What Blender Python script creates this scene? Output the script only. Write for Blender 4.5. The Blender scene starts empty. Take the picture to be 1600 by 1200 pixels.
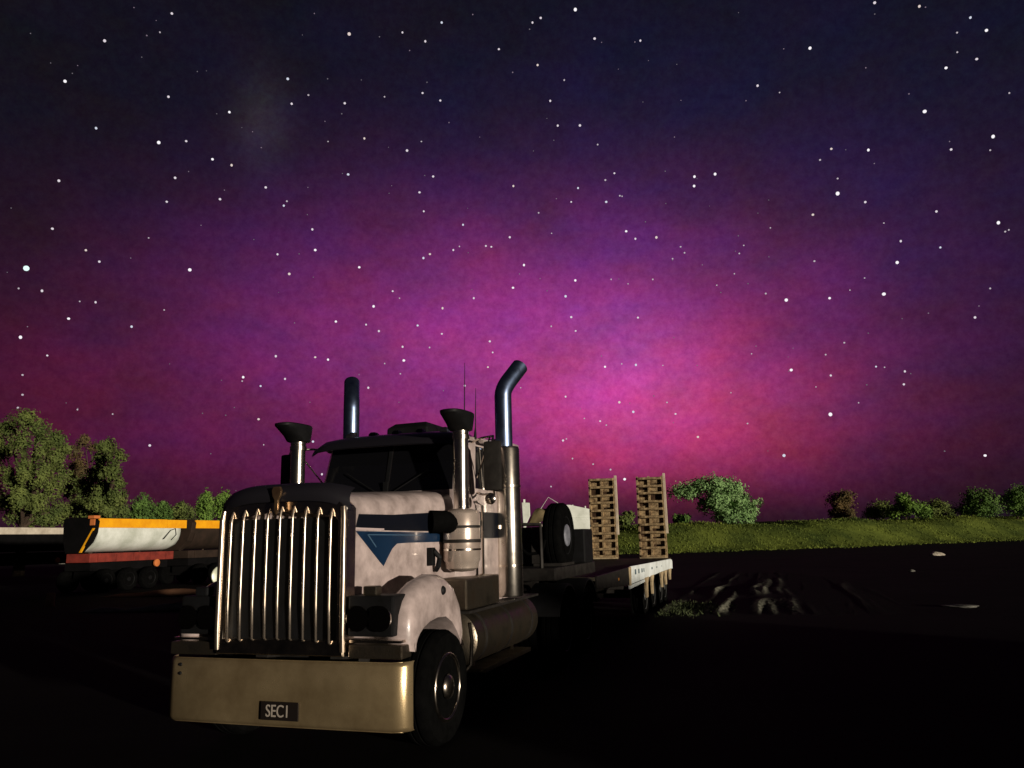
import bpy, bmesh, math, random
import numpy as np
from mathutils import Vector, Matrix
random.seed(7)
RN = np.random.default_rng(11)
SC = bpy.context.scene
COL = SC.collection
PI = math.pi

# ------------------------------------------------------------------ camera
FPX, CH, TILT, ROLL = 1203.0, 1.83, 0.198, 0.0256      # focal length in photo pixels, eye height, pitch, roll
cd = bpy.data.cameras.new('camera'); cam = bpy.data.objects.new('camera', cd); COL.objects.link(cam)
cd.sensor_width = 36; cd.lens = 36 * FPX / 1600; cd.clip_end = 9000; cd.clip_start = 0.05
cam.matrix_world = Matrix.Translation((0, 0, CH)) @ Matrix.Rotation(PI / 2 + TILT, 4, 'X') @ Matrix.Rotation(-ROLL, 4, 'Z')
SC.camera = cam

# ------------------------------------------------------------------ night sky with aurora
W = bpy.data.worlds.new('World'); SC.world = W; W.use_nodes = True
nt = W.node_tree; N = nt.nodes; LK = nt.links
for n in list(N): N.remove(n)
def M(op, a, b=None, c=None):
    n = N.new('ShaderNodeMath'); n.operation = op
    for i, v in enumerate((a, b, c)):
        if v is None: continue
        if isinstance(v, (int, float)): n.inputs[i].default_value = v
        else: LK.new(v, n.inputs[i])
    return n.outputs[0]
tc = N.new('ShaderNodeTexCoord'); sx = N.new('ShaderNodeSeparateXYZ'); LK.new(tc.outputs['Generated'], sx.inputs[0])
AZ = M('ARCTAN2', sx.outputs[0], sx.outputs[1]); EL = M('ARCSINE', sx.outputs[2])
def gauss(a, e, sa, se):
    u = M('DIVIDE', M('SUBTRACT', AZ, a), sa); v = M('DIVIDE', M('SUBTRACT', EL, e), se)
    return M('EXPONENT', M('MULTIPLY', M('ADD', M('MULTIPLY', u, u), M('MULTIPLY', v, v)), -1.0))
def noise(scale, detail, rough, lo, hi, off=0.0, stretch=(1, 1, 1)):
    mp = N.new('ShaderNodeMapping'); LK.new(tc.outputs['Generated'], mp.inputs[0]); mp.inputs['Location'].default_value = (off,) * 3
    mp.inputs['Scale'].default_value = stretch
    n = N.new('ShaderNodeTexNoise'); LK.new(mp.outputs[0], n.inputs['Vector'])
    n.inputs['Scale'].default_value = scale; n.inputs['Detail'].default_value = detail; n.inputs['Roughness'].default_value = rough
    r = N.new('ShaderNodeMapRange'); LK.new(n.outputs[0], r.inputs[0])
    r.inputs[1].default_value = .3; r.inputs[2].default_value = .7; r.inputs[3].default_value = lo; r.inputs[4].default_value = hi
    return r.outputs[0]
hz = M('SUBTRACT', 1.0, M('MULTIPLY', M('EXPONENT', M('MULTIPLY', M('POWER', M('DIVIDE', EL, .06), 2.0), -1.0)), .7768))
big = noise(6.0, 6, .62, .88, 1.12, 5.3, (1, 1, 1.5)); red = noise(9.0, 6, .64, .80, 1.20, 3.1, (1, 1, 1.8)); blu = noise(8.5, 6, .64, .74, 1.26, 8.7, (1, 1, 1.8))
fine = noise(110.0, 3, .8, .86, 1.14, 1.7)
gl = [(gauss(-.1165, 0, .75, .1962), (.0526, .0025, .0219), True), (gauss(.0072, .245, .3674, .1509), (.238, .0203, .1802), True),
      (gauss(.1809, .3482, .5049, .2492), (.004, .0049, .035), True), (gauss(.1871, .1505, .1975, .098), (.315, .024, .078), True),
      (gauss(.165, .225, .09, .08), (.035, .012, .07), True),
      (gauss(-.56, .17, .22, .10), (.022, .0, .001), True),
      (gauss(-.334, .508, .035, .05), (.013, .012, .020), False)]
chan = []
for ch, base in enumerate((.0062, .0048, .0095)):
    acc = None
    for g, c, h in gl:
        t = M('MULTIPLY', g, c[ch]); acc = t if acc is None else M('ADD', acc, t)
    acc = M('MULTIPLY', acc, hz)
    acc = M('MULTIPLY', acc, big)
    acc = M('MULTIPLY', M('ADD', acc, base), (red, fine, blu)[ch])
    chan.append(M('MULTIPLY', M('MULTIPLY', acc, fine), (1.07, 1.14, .98)[ch]))
cc = N.new('ShaderNodeCombineColor')
for i in range(3): LK.new(chan[i], cc.inputs[i])
bg = N.new('ShaderNodeBackground'); LK.new(cc.outputs[0], bg.inputs[0]); bg.inputs[1].default_value = 1.0
wo = N.new('ShaderNodeOutputWorld'); LK.new(bg.outputs[0], wo.inputs[0])

# ------------------------------------------------------------------ the yard light: one low lamp far behind the camera, to the right
SUN_AZ, SUN_EL = math.radians(42), math.radians(3.0)
sl = bpy.data.lights.new('yard_light', 'SUN'); so = bpy.data.objects.new('yard_light', sl); COL.objects.link(so)
sl.energy = 4.0; sl.angle = math.radians(1.0); sl.color = (1.0, .89, .74)
Ld = Vector((math.sin(SUN_AZ) * math.cos(SUN_EL), -math.cos(SUN_AZ) * math.cos(SUN_EL), math.sin(SUN_EL)))
so.rotation_euler = Ld.to_track_quat('Z', 'Y').to_euler(); so.location = Ld * 50
SC.view_settings.view_transform = 'Standard'; SC.view_settings.look = 'None'
SC.view_settings.exposure = 0.0; SC.view_settings.gamma = 1.0
SC.render.engine = 'CYCLES'

# ------------------------------------------------------------------ helpers
MATS = {}
def mat(name, c1, c2=None, rough=.5, metal=0.0, scale=6.0, detail=5, bump=0.0, bscale=None, coat=0.0, rvar=0.0, emit=None, stretch=None, lo=.35, hi=.65, spec=None):
    m = bpy.data.materials.new(name); m.use_nodes = True; n = m.node_tree.nodes; l = m.node_tree.links
    p = n['Principled BSDF']; p.inputs['Metallic'].default_value = metal; p.inputs['Roughness'].default_value = rough
    p.inputs['Specular IOR Level'].default_value = spec if spec is not None else (.5 if rough < .45 or metal > .3 else .2 if rough < .62 else .03)
    p.inputs['Coat Weight'].default_value = coat; p.inputs['Coat Roughness'].default_value = .08
    p.inputs['Base Color'].default_value = (*c1, 1)
    t = n.new('ShaderNodeTexCoord'); src = t.outputs['Object']
    if stretch:
        mp = n.new('ShaderNodeMapping'); l.new(src, mp.inputs[0]); mp.inputs['Scale'].default_value = stretch; src = mp.outputs[0]
    if c2 or rvar:
        nz = n.new('ShaderNodeTexNoise'); l.new(src, nz.inputs['Vector']); nz.inputs['Scale'].default_value = scale; nz.inputs['Detail'].default_value = detail
        nz.inputs['Roughness'].default_value = .62
        r = n.new('ShaderNodeMapRange'); l.new(nz.outputs[0], r.inputs[0]); r.inputs[1].default_value = lo; r.inputs[2].default_value = hi
        if c2:
            mx = n.new('ShaderNodeMix'); mx.data_type = 'RGBA'; l.new(r.outputs[0], mx.inputs[0])
            mx.inputs[6].default_value = (*c1, 1); mx.inputs[7].default_value = (*c2, 1); l.new(mx.outputs[2], p.inputs['Base Color'])
        if rvar:
            r2 = n.new('ShaderNodeMapRange'); l.new(nz.outputs[0], r2.inputs[0]); r2.inputs[1].default_value = .3; r2.inputs[2].default_value = .7
            r2.inputs[3].default_value = max(0.02, rough - rvar); r2.inputs[4].default_value = rough + rvar; l.new(r2.outputs[0], p.inputs['Roughness'])
    if bump:
        b = n.new('ShaderNodeBump'); nb = n.new('ShaderNodeTexNoise'); l.new(src, nb.inputs['Vector'])
        nb.inputs['Scale'].default_value = bscale or scale * 4; nb.inputs['Detail'].default_value = 4
        l.new(nb.outputs[0], b.inputs['Height']); b.inputs['Strength'].default_value = bump; b.inputs['Distance'].default_value = .02
        l.new(b.outputs[0], p.inputs['Normal'])
    if emit:
        p.inputs['Emission Color'].default_value = (*emit[0], 1); p.inputs['Emission Strength'].default_value = emit[1]
        m.cycles.emission_sampling = 'NONE'
    MATS[name] = m
    return m
mat('paint', (.50, .405, .385), (.15, .115, .105), .36, 0, 4.2, 12, .08, 40, .35, .12, lo=.36, hi=.76)
mat('chrome', (.66, .60, .53), (.48, .40, .32), .22, 1, 7, 5, 0, None, 0, .07)
mat('chrome_dark', (.62, .57, .51), (.44, .39, .33), .24, 1, 6, 5, 0, None, 0, .05)
mat('bar', (.60, .51, .42), (.42, .34, .26), .30, .95, 9, 5, 0, None, 0, .08)
mat('satin', (.60, .50, .43), (.46, .37, .31), .30, .55, 7, 5, 0, None, 0, .08)
mat('steel_pipe', (.28, .36, .56), (.14, .19, .31), .34, 1, 6, 5, 0, None, 0, .1)
mat('bumper', (.52, .395, .22), (.23, .16, .08), .31, .72, 2.2, 13, .10, 150, 0, .07, lo=.3, hi=.72)
mat('alloy', (.30, .26, .20), (.13, .10, .07), .42, 1, 4, 8, .15, 60, 0, .1)
mat('black', (.006, .006, .007), (.003, .003, .003), .6)
mat('acrylic', (.012, .011, .014), None, .3, 0)
mat('rubber', (.0025, .0025, .0025), (.004, .004, .004), .9, 0, 9, 4, .2, 50, spec=0)
mat('glass', (.004, .004, .005), None, .06, 0)
mat('navy', (.004, .016, .042), (.006, .024, .06), .3, 0, 5, 3, 0, None, .4)
mat('navy_dark', (.004, .005, .009), None, .5, spec=.08)
mat('pinstripe', (.45, .36, .36), None, .4)
mat('pale_blue', (.05, .10, .16), None, .4)
mat('amber', (.45, .17, .03), None, .3)
mat('lens', (.55, .5, .45), None, .06, 1)
mat('plate', (.010, .007, .006), None, .4)
mat('plate_ink', (.30, .26, .22), None, .5)
mat('badge', (.42, .27, .14), (.2, .1, .06), .35, .9)
mat('frame_dark', (.03, .027, .024), (.015, .013, .012), .6, .3, 8)
mat('white_board', (.80, .86, .86), (.55, .58, .55), .5, 0, 1.6, 7, 0, None, 0, 0)
mat('ink', (.10, .14, .16), None, .6)
mat('post', (.55, .44, .27), (.30, .22, .13), .6, .1, 4)
mat('ramp', (.48, .35, .19), (.10, .06, .032), .6, .2, 9, 8, .4, 30)
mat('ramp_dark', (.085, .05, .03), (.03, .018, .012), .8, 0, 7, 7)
mat('ramp_lit_edge', (.75, .64, .50), (.55, .43, .30), .5, .3, 6)
mat('deck', (.10, .085, .06), (.05, .045, .035), .8, 0, 4)
mat('yellow', (.90, .42, .012), (.76, .31, .01), .45, 0, 3, 6)
mat('tub_white', (.76, .79, .73), (.50, .53, .46), .5, 0, 1.3, 7)
mat('tub_shaded', (.035, .022, .016), (.02, .014, .01), .6, 0, 2)  # dark brown puts the second tipper's shade into its colour
mat('tub_black', (.006, .0055, .006), (.004, .004, .004), .7, 0, 2)
mat('rail_white', (.58, .52, .42), (.38, .33, .26), .5, 0, 2)
mat('red', (.25, .04, .028), (.14, .026, .02), .5, 0, 3)
mat('orange', (.55, .17, .05), None, .5)
mat('tarp', (.26, .20, .11), (.11, .085, .05), .8, 0, 1.7, 6, .4, 6)
mat('wheel_dull', (.09, .09, .085), (.045, .045, .045), .6, .4)
mat('wheel_pale', (.26, .27, .31), (.12, .125, .15), .4, .2)
mat('bark', (.08, .055, .04), (.04, .03, .022), .9, 0, 6, 5, .4)
mat('stone', (.26, .255, .225), (.13, .125, .11), .85, 0, 3, 6, .4)
mat('stump', (.38, .24, .13), (.2, .12, .06), .85, 0, 5, 5, .4)
mat('mirror_back', (.62, .64, .50), (.45, .48, .36), .35, .1)

class MB:
    def __init__(s): s.v = []; s.f = []
    def add(s, vs, fs):
        o = len(s.v); s.v += [tuple(map(float, v)) for v in vs]; s.f += [tuple(i + o for i in f) for f in fs]; return s
    def box(s, x0, x1, y0, y1, z0, z1):
        return s.add([(x0, y0, z0), (x1, y0, z0), (x1, y1, z0), (x0, y1, z0), (x0, y0, z1), (x1, y0, z1), (x1, y1, z1), (x0, y1, z1)],
                     [(3, 2, 1, 0), (4, 5, 6, 7), (0, 1, 5, 4), (1, 2, 6, 5), (2, 3, 7, 6), (3, 0, 4, 7)])
    def prism(s, pts, axis, a, b):      # polygon in the plane across axis, extruded a..b
        def mk(p, t): return {'x': (t, p[0], p[1]), 'y': (p[0], t, p[1]), 'z': (p[0], p[1], t)}[axis]
        n = len(pts)
        return s.add([mk(p, a) for p in pts] + [mk(p, b) for p in pts],
                     [tuple(range(n - 1, -1, -1)), tuple(range(n, 2 * n))] + [(i, (i + 1) % n, n + (i + 1) % n, n + i) for i in range(n)])
    def loft(s, secs, closed=True, caps=True):
        n = len(secs[0]); vs = [p for q in secs for p in q]; fs = []
        for k in range(len(secs) - 1):
            for i in range(n if closed else n - 1):
                j = (i + 1) % n; fs.append((k * n + i, k * n + j, (k + 1) * n + j, (k + 1) * n + i))
        if caps and closed: fs += [tuple(range(n - 1, -1, -1)), tuple(range((len(secs) - 1) * n, len(secs) * n))]
        return s.add(vs, fs)
    def tube(s, pts, rad, n=12, caps=True):
        pts = [Vector(p) for p in pts]; rad = rad if isinstance(rad, (list, tuple)) else [rad] * len(pts)
        up = None; secs = []
        for i, p in enumerate(pts):
            d = (pts[min(i + 1, len(pts) - 1)] - pts[max(i - 1, 0)]).normalized()
            if up is None: up = Vector((0, 0, 1)) if abs(d.z) < .9 else Vector((1, 0, 0))
            a = d.cross(up).normalized(); b = a.cross(d).normalized(); up = b if abs(d.z) < .9 else up
            secs.append([tuple(p + (a * math.cos(2 * PI * k / n) + b * math.sin(2 * PI * k / n)) * rad[i]) for k in range(n)])
        return s.loft(secs, True, caps)
    def lathe(s, prof, axis, c, n=28):  # prof: (radius, along)
        secs = []
        for r, t in prof:
            ring = []
            for k in range(n):
                u, w = r * math.cos(2 * PI * k / n), r * math.sin(2 * PI * k / n)
                ring.append({'x': (c[0] + t, c[1] + u, c[2] + w), 'y': (c[0] + u, c[1] + t, c[2] + w), 'z': (c[0] + u, c[1] + w, c[2] + t)}[axis])
            secs.append(ring)
        return s.loft(secs, True, True)
    def build(s, name, m, parent=None, smooth=False, bevel=0, loc=None):
        me = bpy.data.meshes.new(name); me.from_pydata(s.v, [], s.f)
        bm = bmesh.new(); bm.from_mesh(me)
        bmesh.ops.recalc_face_normals(bm, faces=bm.faces)
        if bevel: bmesh.ops.bevel(bm, geom=[e for e in bm.edges if e.is_manifold and e.calc_face_angle(0) > .6], offset=bevel, segments=2, affect='EDGES', profile=.6)
        if smooth:
            for f in bm.faces: f.smooth = True
            for e in bm.edges:
                if e.is_manifold and e.calc_face_angle(0) > .75: e.smooth = False
        bm.to_mesh(me); bm.free()
        return link(name, me, m, parent, loc)
def link(name, me, m, parent=None, loc=None):
    o = bpy.data.objects.new(name, me); COL.objects.link(o)
    if m and not me.materials: me.materials.append(MATS[m] if isinstance(m, str) else m)
    if parent is not None: o.parent = parent
    if loc: o.location = loc
    return o
def empty(name, loc, rz=0.0, parent=None):
    o = bpy.data.objects.new(name, None); COL.objects.link(o); o.location = loc; o.rotation_euler = (0, 0, rz); o.empty_display_size = .3
    if parent is not None: o.parent = parent
    return o
def tag(o, label=None, cat=None, group=None, kind=None):
    if label: o['label'] = label
    if cat: o['category'] = cat
    if group: o['group'] = group
    if kind: o['kind'] = kind
    return o
def copy_tree(o, parent=None):
    c = o.copy(); COL.objects.link(c); c.parent = parent
    for ch in list(o.children): copy_tree(ch, c)
    return c
def ray(px, py):                         # direction through a pixel of the 1600 x 1200 photograph
    c, s, cr, sr = math.cos(TILT), math.sin(TILT), math.cos(ROLL), math.sin(ROLL)
    a = (px - 800) / FPX; b = -(py - 600) / FPX; x = a * cr + b * sr; z = -a * sr + b * cr
    return Vector((x, c - z * s, s + z * c))
def text_mesh(body, size, extrude=.002):
    cu = bpy.data.curves.new('lettering', 'FONT'); cu.body = body; cu.size = size; cu.extrude = extrude; cu.align_x = 'CENTER'; cu.align_y = 'CENTER'
    t = bpy.data.objects.new('lettering', cu); COL.objects.link(t)
    bpy.context.view_layer.update()
    me = bpy.data.meshes.new_from_object(t.evaluated_get(bpy.context.evaluated_depsgraph_get()))
    bpy.data.objects.remove(t); return me

# ------------------------------------------------------------------ ground, ruts and grass bank
mat('ground', (.014, .013, .013), (.008, .0075, .007), .95, 0, .35, 8, .0)
me = bpy.data.meshes.new('ground'); me.from_pydata([(-6000, -3000, 0), (6000, -3000, 0), (6000, 6000, 0), (-6000, 6000, 0)], [], [(0, 1, 2, 3)])
GROUND = tag(link('ground', me, 'ground'), 'dark bare yard the trucks stand on', kind='structure')
PHI = math.radians(18.1); OX, OY = -2.08, 6.985
EX = Vector((math.cos(PHI), -math.sin(PHI), 0)); EY = Vector((math.sin(PHI), math.cos(PHI), 0))
def tw(x, y, z): return Vector((OX, OY, 0)) + EX * x + EY * y + Vector((0, 0, z))

def sheet(name, f, u0, u1, nu, v0, v1, nv, m, **k):
    us = np.linspace(u0, u1, nu); vs = np.linspace(v0, v1, nv)
    V = [tuple(f(u, v)) for v in vs for u in us]
    F = [(j * nu + i, j * nu + i + 1, (j + 1) * nu + i + 1, (j + 1) * nu + i) for j in range(nv - 1) for i in range(nu - 1)]
    me = bpy.data.meshes.new(name); me.from_pydata(V, [], F); me.polygons.foreach_set('use_smooth', [True] * len(F))
    return link(name, me, m, **k)
mat('rut_soil', (.22, .215, .165), (.075, .075, .058), .95, 0, 2.2, 10, .8, 30)
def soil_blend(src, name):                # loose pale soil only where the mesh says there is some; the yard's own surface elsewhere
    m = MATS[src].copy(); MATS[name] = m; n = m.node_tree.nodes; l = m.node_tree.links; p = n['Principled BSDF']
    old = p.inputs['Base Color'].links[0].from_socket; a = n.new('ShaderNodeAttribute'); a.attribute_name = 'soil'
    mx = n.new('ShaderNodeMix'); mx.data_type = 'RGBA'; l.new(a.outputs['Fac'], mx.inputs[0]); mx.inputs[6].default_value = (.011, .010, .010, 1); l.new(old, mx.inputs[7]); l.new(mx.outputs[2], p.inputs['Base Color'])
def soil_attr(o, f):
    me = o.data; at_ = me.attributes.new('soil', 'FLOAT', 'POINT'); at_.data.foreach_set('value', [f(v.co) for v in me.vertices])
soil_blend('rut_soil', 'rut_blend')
ph = RN.uniform(0, 6.28, 12)
from mathutils import noise as NZ
def rut_h(x, y):                          # wheel ruts running along the trailer
    e = max(0, min(1, x / .3)) * max(0, min(1, (6.8 - x) / 5.5)) ** 1.4 * max(0, min(1, y / .8)) * max(0, min(1, (22 - y) / 14))
    sk = x + .12 * NZ.noise(Vector((x * .5, y * .3, 7)))
    r = 1.5 * NZ.noise(Vector((sk * 2.3, y * .05, 0))) + .9 * NZ.noise(Vector((sk * 4.6, y * .14, 3))) + .22 * NZ.noise(Vector((x * 6, y * 1.6, 5))) + .30 * NZ.noise(Vector((x * 13, y * 7, 9))) + .2 * NZ.noise(Vector((x * 22, y * 15, 2)))
    m = .6 + 1.0 * NZ.noise(Vector((x * .9, y * .30, 11)))
    return -.012 + min(1, e * 6) * .016 + e * .12 * max(0, r * max(0, m))
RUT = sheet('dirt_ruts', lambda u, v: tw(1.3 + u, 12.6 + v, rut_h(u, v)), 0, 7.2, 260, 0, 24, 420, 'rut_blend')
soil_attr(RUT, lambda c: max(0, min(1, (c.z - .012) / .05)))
V = []; F = []
for i in range(700):
    p = tw(1.45 + abs(RN.normal()) * .5, 12.9 + RN.uniform(0, 2.6) + RN.normal() * .5, 0); a = RN.uniform(0, PI); h = RN.uniform(.03, .12); w = RN.uniform(.012, .035)
    d = Vector((math.cos(a), math.sin(a), 0)) * w; o = len(V); V += [tuple(p - d), tuple(p + d), tuple(p + Vector((RN.normal() * .05, RN.normal() * .05, h)))]; F.append((o, o + 1, o + 2))
me = bpy.data.meshes.new('weeds'); me.from_pydata(V, [], F); mat('weed', (.07, .085, .04), (.04, .05, .025), .9, 0, 2)
tag(link('weeds', me, 'weed'), 'low grey-green weeds beside the trailer rear', 'weeds', kind='stuff')
tag(RUT, 'churned dirt with wheel ruts beside the trailer', kind='structure')
mat('red_soil', (.30, .15, .085), (.10, .055, .035), .95, 0, .8, 8, .5, 5); soil_blend('red_soil', 'red_blend')
def berm(name, x0, x1, y, h, w, lab, m):
    f = lambda u, v: (u, y + v + .25 * math.sin(u * .7), .004 + h * max(0, 1 - (v / w) ** 2) * (.35 + .65 * abs(math.sin(u * .9 + 1) * math.sin(u * .37 + h * 9))) * max(0, min(1, (u - x0) / .8, (x1 - u) / .8)))
    o = sheet(name, f, x0, x1, 50, -w, w, 9, m); soil_attr(o, lambda c: max(0, min(1, (c.z - .01) / .04))); tag(o, lab, kind='structure')
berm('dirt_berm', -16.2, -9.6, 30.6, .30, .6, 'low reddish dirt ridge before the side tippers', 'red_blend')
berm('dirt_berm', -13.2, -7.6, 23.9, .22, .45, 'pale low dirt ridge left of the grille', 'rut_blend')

# bank: base line and crest line, running from behind the truck to far right
BANK = [(-14, 86, 0.0), (-4, 83, .6), (6, 81, 2.4), (16, 81, 2.75), (26, 83, 2.85), (38, 88, 2.9), (52, 95, 2.95), (66, 103, 3.0), (84, 112, 3.1), (110, 124, 3.3), (150, 140, 3.5)]
def bank_pt(u, v):
    k = min(int(u), len(BANK) - 2); t = u - k; a, b = BANK[k], BANK[k + 1]
    x, y, h = (a[i] * (1 - t) + b[i] * t for i in range(3))
    s = v if v < 1 else 1.0
    prof = s * s * (3 - 2 * s)
    z = h * (prof if v <= 1 else 1.0) + (.26 * math.sin(x * .28 + v * 2.5) + .13 * math.sin(x * .9 + 2 + v * 5) + .06 * math.sin(x * 2.3 + v * 9)) * min(1, v * 2) * min(1, h)
    return Vector((x, y + v * 9.0 + .5 * math.sin(x * .3), z - .02 if v > 0 else -.03))
mat('bank_grass', (.145, .18, .032), (.042, .06, .014), .95, 0, .16, 8, .6, 3)
tag(sheet('grass_bank', bank_pt, 0, len(BANK) - 1, 120, 0, 6, 61, 'bank_grass'), 'long low grassy bank along the far side of the yard', kind='structure')
V = []; F = []
for i in range(16000):
    u = RN.uniform(1.6, len(BANK) - 2.2); v = RN.uniform(.02, 1.5); p = bank_pt(u, v); a = RN.uniform(0, PI); h = RN.uniform(.07, .24); w = RN.uniform(.03, .09)
    d = Vector((math.cos(a), math.sin(a), 0)) * w; o = len(V)
    t = p + Vector((RN.normal() * .08, RN.normal() * .08, h)); V += [tuple(p - d), tuple(p + d), tuple(t)]; F.append((o, o + 1, o + 2))
for i in range(2600):                     # straggling grass in front of the bank's foot
    u = RN.uniform(1.6, len(BANK) - 2.2); p = bank_pt(u, 0); p.z = 0; p.y -= abs(RN.normal()) * 1.6 * (.4 + abs(math.sin(u * 5))); a = RN.uniform(0, PI); h = RN.uniform(.06, .22); w = RN.uniform(.03, .09)
    d = Vector((math.cos(a), math.sin(a), 0)) * w; o = len(V); V += [tuple(p - d), tuple(p + d), tuple(p + Vector((RN.normal() * .08, RN.normal() * .08, h)))]; F.append((o, o + 1, o + 2))
me = bpy.data.meshes.new('grass'); me.from_pydata(V, [], F)
mat('grass_blade', (.165, .20, .036), (.06, .085, .02), .9, 0, .16, 6)
tag(link('grass', me, 'grass_blade'), 'rough yellow-green grass on the far bank', 'grass', kind='stuff')

# ------------------------------------------------------------------ prime mover
T = empty('prime_mover_truck', (OX, OY, 0), -PHI)
tag(T, 'cream bonneted prime mover truck with tall barred grille and chrome bumper', 'truck')
def P(mb, name, m, par=T, **k): return mb.build(name, m, par, **k)
# chassis rails
P(MB().box(-.45, -.33, .3, 7.4, .72, 1.0).box(.33, .45, .3, 7.4, .72, 1.0).box(-.33, .33, .5, .62, .75, .95).box(-.33, .33, 4.6, 4.75, .75, .95).box(-.33, .33, 7.2, 7.32, .75, .95), 'chassis_rail', 'frame_dark')
# bumper: deep chrome blade with wrapped ends
sec = []
pl = [(-1.215, .14), (-1.205, .09), (-1.165, .04), (-1.09, .008), (-.6, 0), (0, -.004), (.6, 0), (1.09, .008), (1.165, .04), (1.205, .09), (1.215, .14)]
zs = [(.305, .035), (.32, .01), (.345, 0), (.60, -.004), (.815, 0), (.838, .01), (.85, .035)]
rows = [[(x * (1 - o * .1), y + o, z) for x, y in pl] for z, o in zs]
mb = MB().loft(rows, False, False)
inner = [[(x * .985, y + .022, z) for x, y in pl] for z, o in zs]
mb.loft(inner, False, False); mb.loft([rows[0], inner[0]], False, False); mb.loft([rows[-1], inner[-1]], False, False)
mb.box(-.42, -.34, .02, .45, .55, .80).box(.34, .42, .02, .45, .55, .80)
P(mb, 'bumper', 'bumper', smooth=True)
pt = P(MB().box(-.187, .187, -.021, -.006, .365, .515), 'licence_plate', 'plate', bevel=.006)
pt.location = (.0, -.004, 0); pt.location.x = .04
tx = link('plate_lettering', text_mesh('SEC1', .135), 'plate_ink', pt); tx.rotation_euler = (PI / 2, 0, 0); tx.location = (-.015, -.0235, .437); tx.scale = (.82, 1.05, 1)
pt['label'] = 'dark licence plate low on the bumper'
# grille
out = [(-.64, .89), (.64, .89), (.645, 2.13), (.60, 2.185), (.42, 2.225), (0, 2.275), (-.42, 2.225), (-.60, 2.185), (-.645, 2.13)]
inn = [(-.565, 1.02), (.565, 1.02), (.565, 2.02), (.53, 2.06), (.38, 2.085), (0, 2.12), (-.38, 2.085), (-.53, 2.06), (-.565, 2.02)]
n = len(out); mb = MB()
A = [(x, .0, z) for x, z in out]; Bv = [(x, .0, z) for x, z in inn]; A2 = [(x, .16, z) for x, z in out]; B2 = [(x, .16, z) for x, z in inn]
A0 = [(x * .985, -.022, .02 + z * .99) for x, z in out]; B0 = [(x * 1.02, -.018, z) for x, z in inn]
for a, b in ((A2, A), (A, A0), (A0, B0), (B0, Bv), (Bv, B2)):
    mb.add(a + b, [(i, (i + 1) % n, n + (i + 1) % n, n + i) for i in range(n)])
P(mb, 'grille_shell', 'chrome', smooth=True)
P(MB().box(-.58, .58, .10, .13, .98, 2.06), 'radiator_screen', 'black')
gb = MB().tube([(0, .02, .965), (0, -.035, 1.0), (0, -.047, 1.3), (0, -.047, 1.7), (0, -.044, 2.02), (0, -.034, 2.09), (0, -.02, 2.125)], [.009, .012, .0145, .0145, .0145, .013, .007], 10).build('grille_bar', 'bar', T, smooth=True)
for i in range(9):
    o = gb if i == 0 else gb.copy()
    if i: COL.objects.link(o); o.parent = T
    x = -.515 + .12875 * i; o.location = (x, 0, .035 * (1 - (x / .55) ** 2))
for s in (-1, 1):
    P(MB().tube([(s * .632, -.012, .93), (s * .632, -.022, 1.1), (s * .632, -.022, 2.05), (s * .62, -.01, 2.14)], .026, 10), 'grille_edge_trim', 'bar', smooth=True)
# bug deflector
rows = []
for k, (zz, yy) in enumerate(((2.205, -.07), (2.25, -.085), (2.30, -.075), (2.345, -.03), (2.37, .05))):
    rows.append([(u * (.672 - .010 * k), yy + .10 * abs(u) ** 4, zz - (.095 - .010 * k) * abs(u) ** 4) for u in np.linspace(-1, 1, 17)])
mb = MB().loft(rows, False, False); r2 = [[(x, y + .012, z - .004) for x, y, z in r] for r in rows]; mb.loft(r2, False, False)
P(mb, 'bug_deflector', 'acrylic', smooth=True)
em = P(MB().prism([(-.035, 2.335), (.035, 2.335), (.05, 2.30), (.04, 2.25), (.018, 2.215), (.02, 2.13), (0, 2.09), (-.02, 2.13), (-.018, 2.215), (-.04, 2.25), (-.05, 2.30)], 'y', -.115, -.088), 'radiator_badge', 'badge', bevel=.006)
# hood
hw = lambda y: .62 + .115 * y
secs = []
for y in (.15, .4, .8, 1.2, 1.6, 1.95):
    w = hw(y); zt = 2.26 + .055 * (y - .15)
    half = [(w, 1.22), (w, zt - .16), (w - .02, zt - .09), (w - .065, zt - .035), (w - .15, zt - .005), (w * .5, zt + .02), (0, zt + .03)]
    pr = half + [(-x, z) for x, z in half[-2::-1]]
    secs.append([(x, y, z) for x, z in pr])
hood = P(MB().loft(secs, True, True), 'hood', 'paint', smooth=True)
def decal(name, pts, m, off=.004, s=1):
    a = [(s * (hw(y) + off), y, z) for y, z in pts]; b = [(s * (hw(y) - .01), y, z) for y, z in pts]; n = len(pts)
    return MB().add(a + b, [tuple(range(n)), tuple(range(2 * n - 1, n - 1, -1))] + [(i, (i + 1) % n, n + (i + 1) % n, n + i) for i in range(n)]).build(name, m, hood)
for s in (-1, 1):
    decal('dark_stripe', [(.165, 1.965), (.21, 2.08), (.75, 2.082), (1.34, 2.11), (1.93, 2.14), (1.93, 1.92), (.61, 1.935)], 'navy_dark', .004, s)
    decal('pinstripe', [(.16, 1.942), (.60, 1.939), (.60, 1.952), (.16, 1.961)], 'pinstripe', .007, s)
    decal('blue_stripe', [(.165, 1.93), (1.93, 1.905), (1.93, 1.815), (1.0, 1.815), (.82, 1.81), (.74, 1.765), (.66, 1.68), (.60, 1.61), (.54, 1.65)], 'navy', .005, s)
    decal('fine_line', [(.34, 1.893), (1.25, 1.883), (1.25, 1.890), (.34, 1.901)], 'pale_blue', .009, s)
    decal('fine_line', [(.34, 1.893), (.47, 1.78), (.475, 1.79), (.352, 1.897)], 'pale_blue', .009, s)
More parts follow.
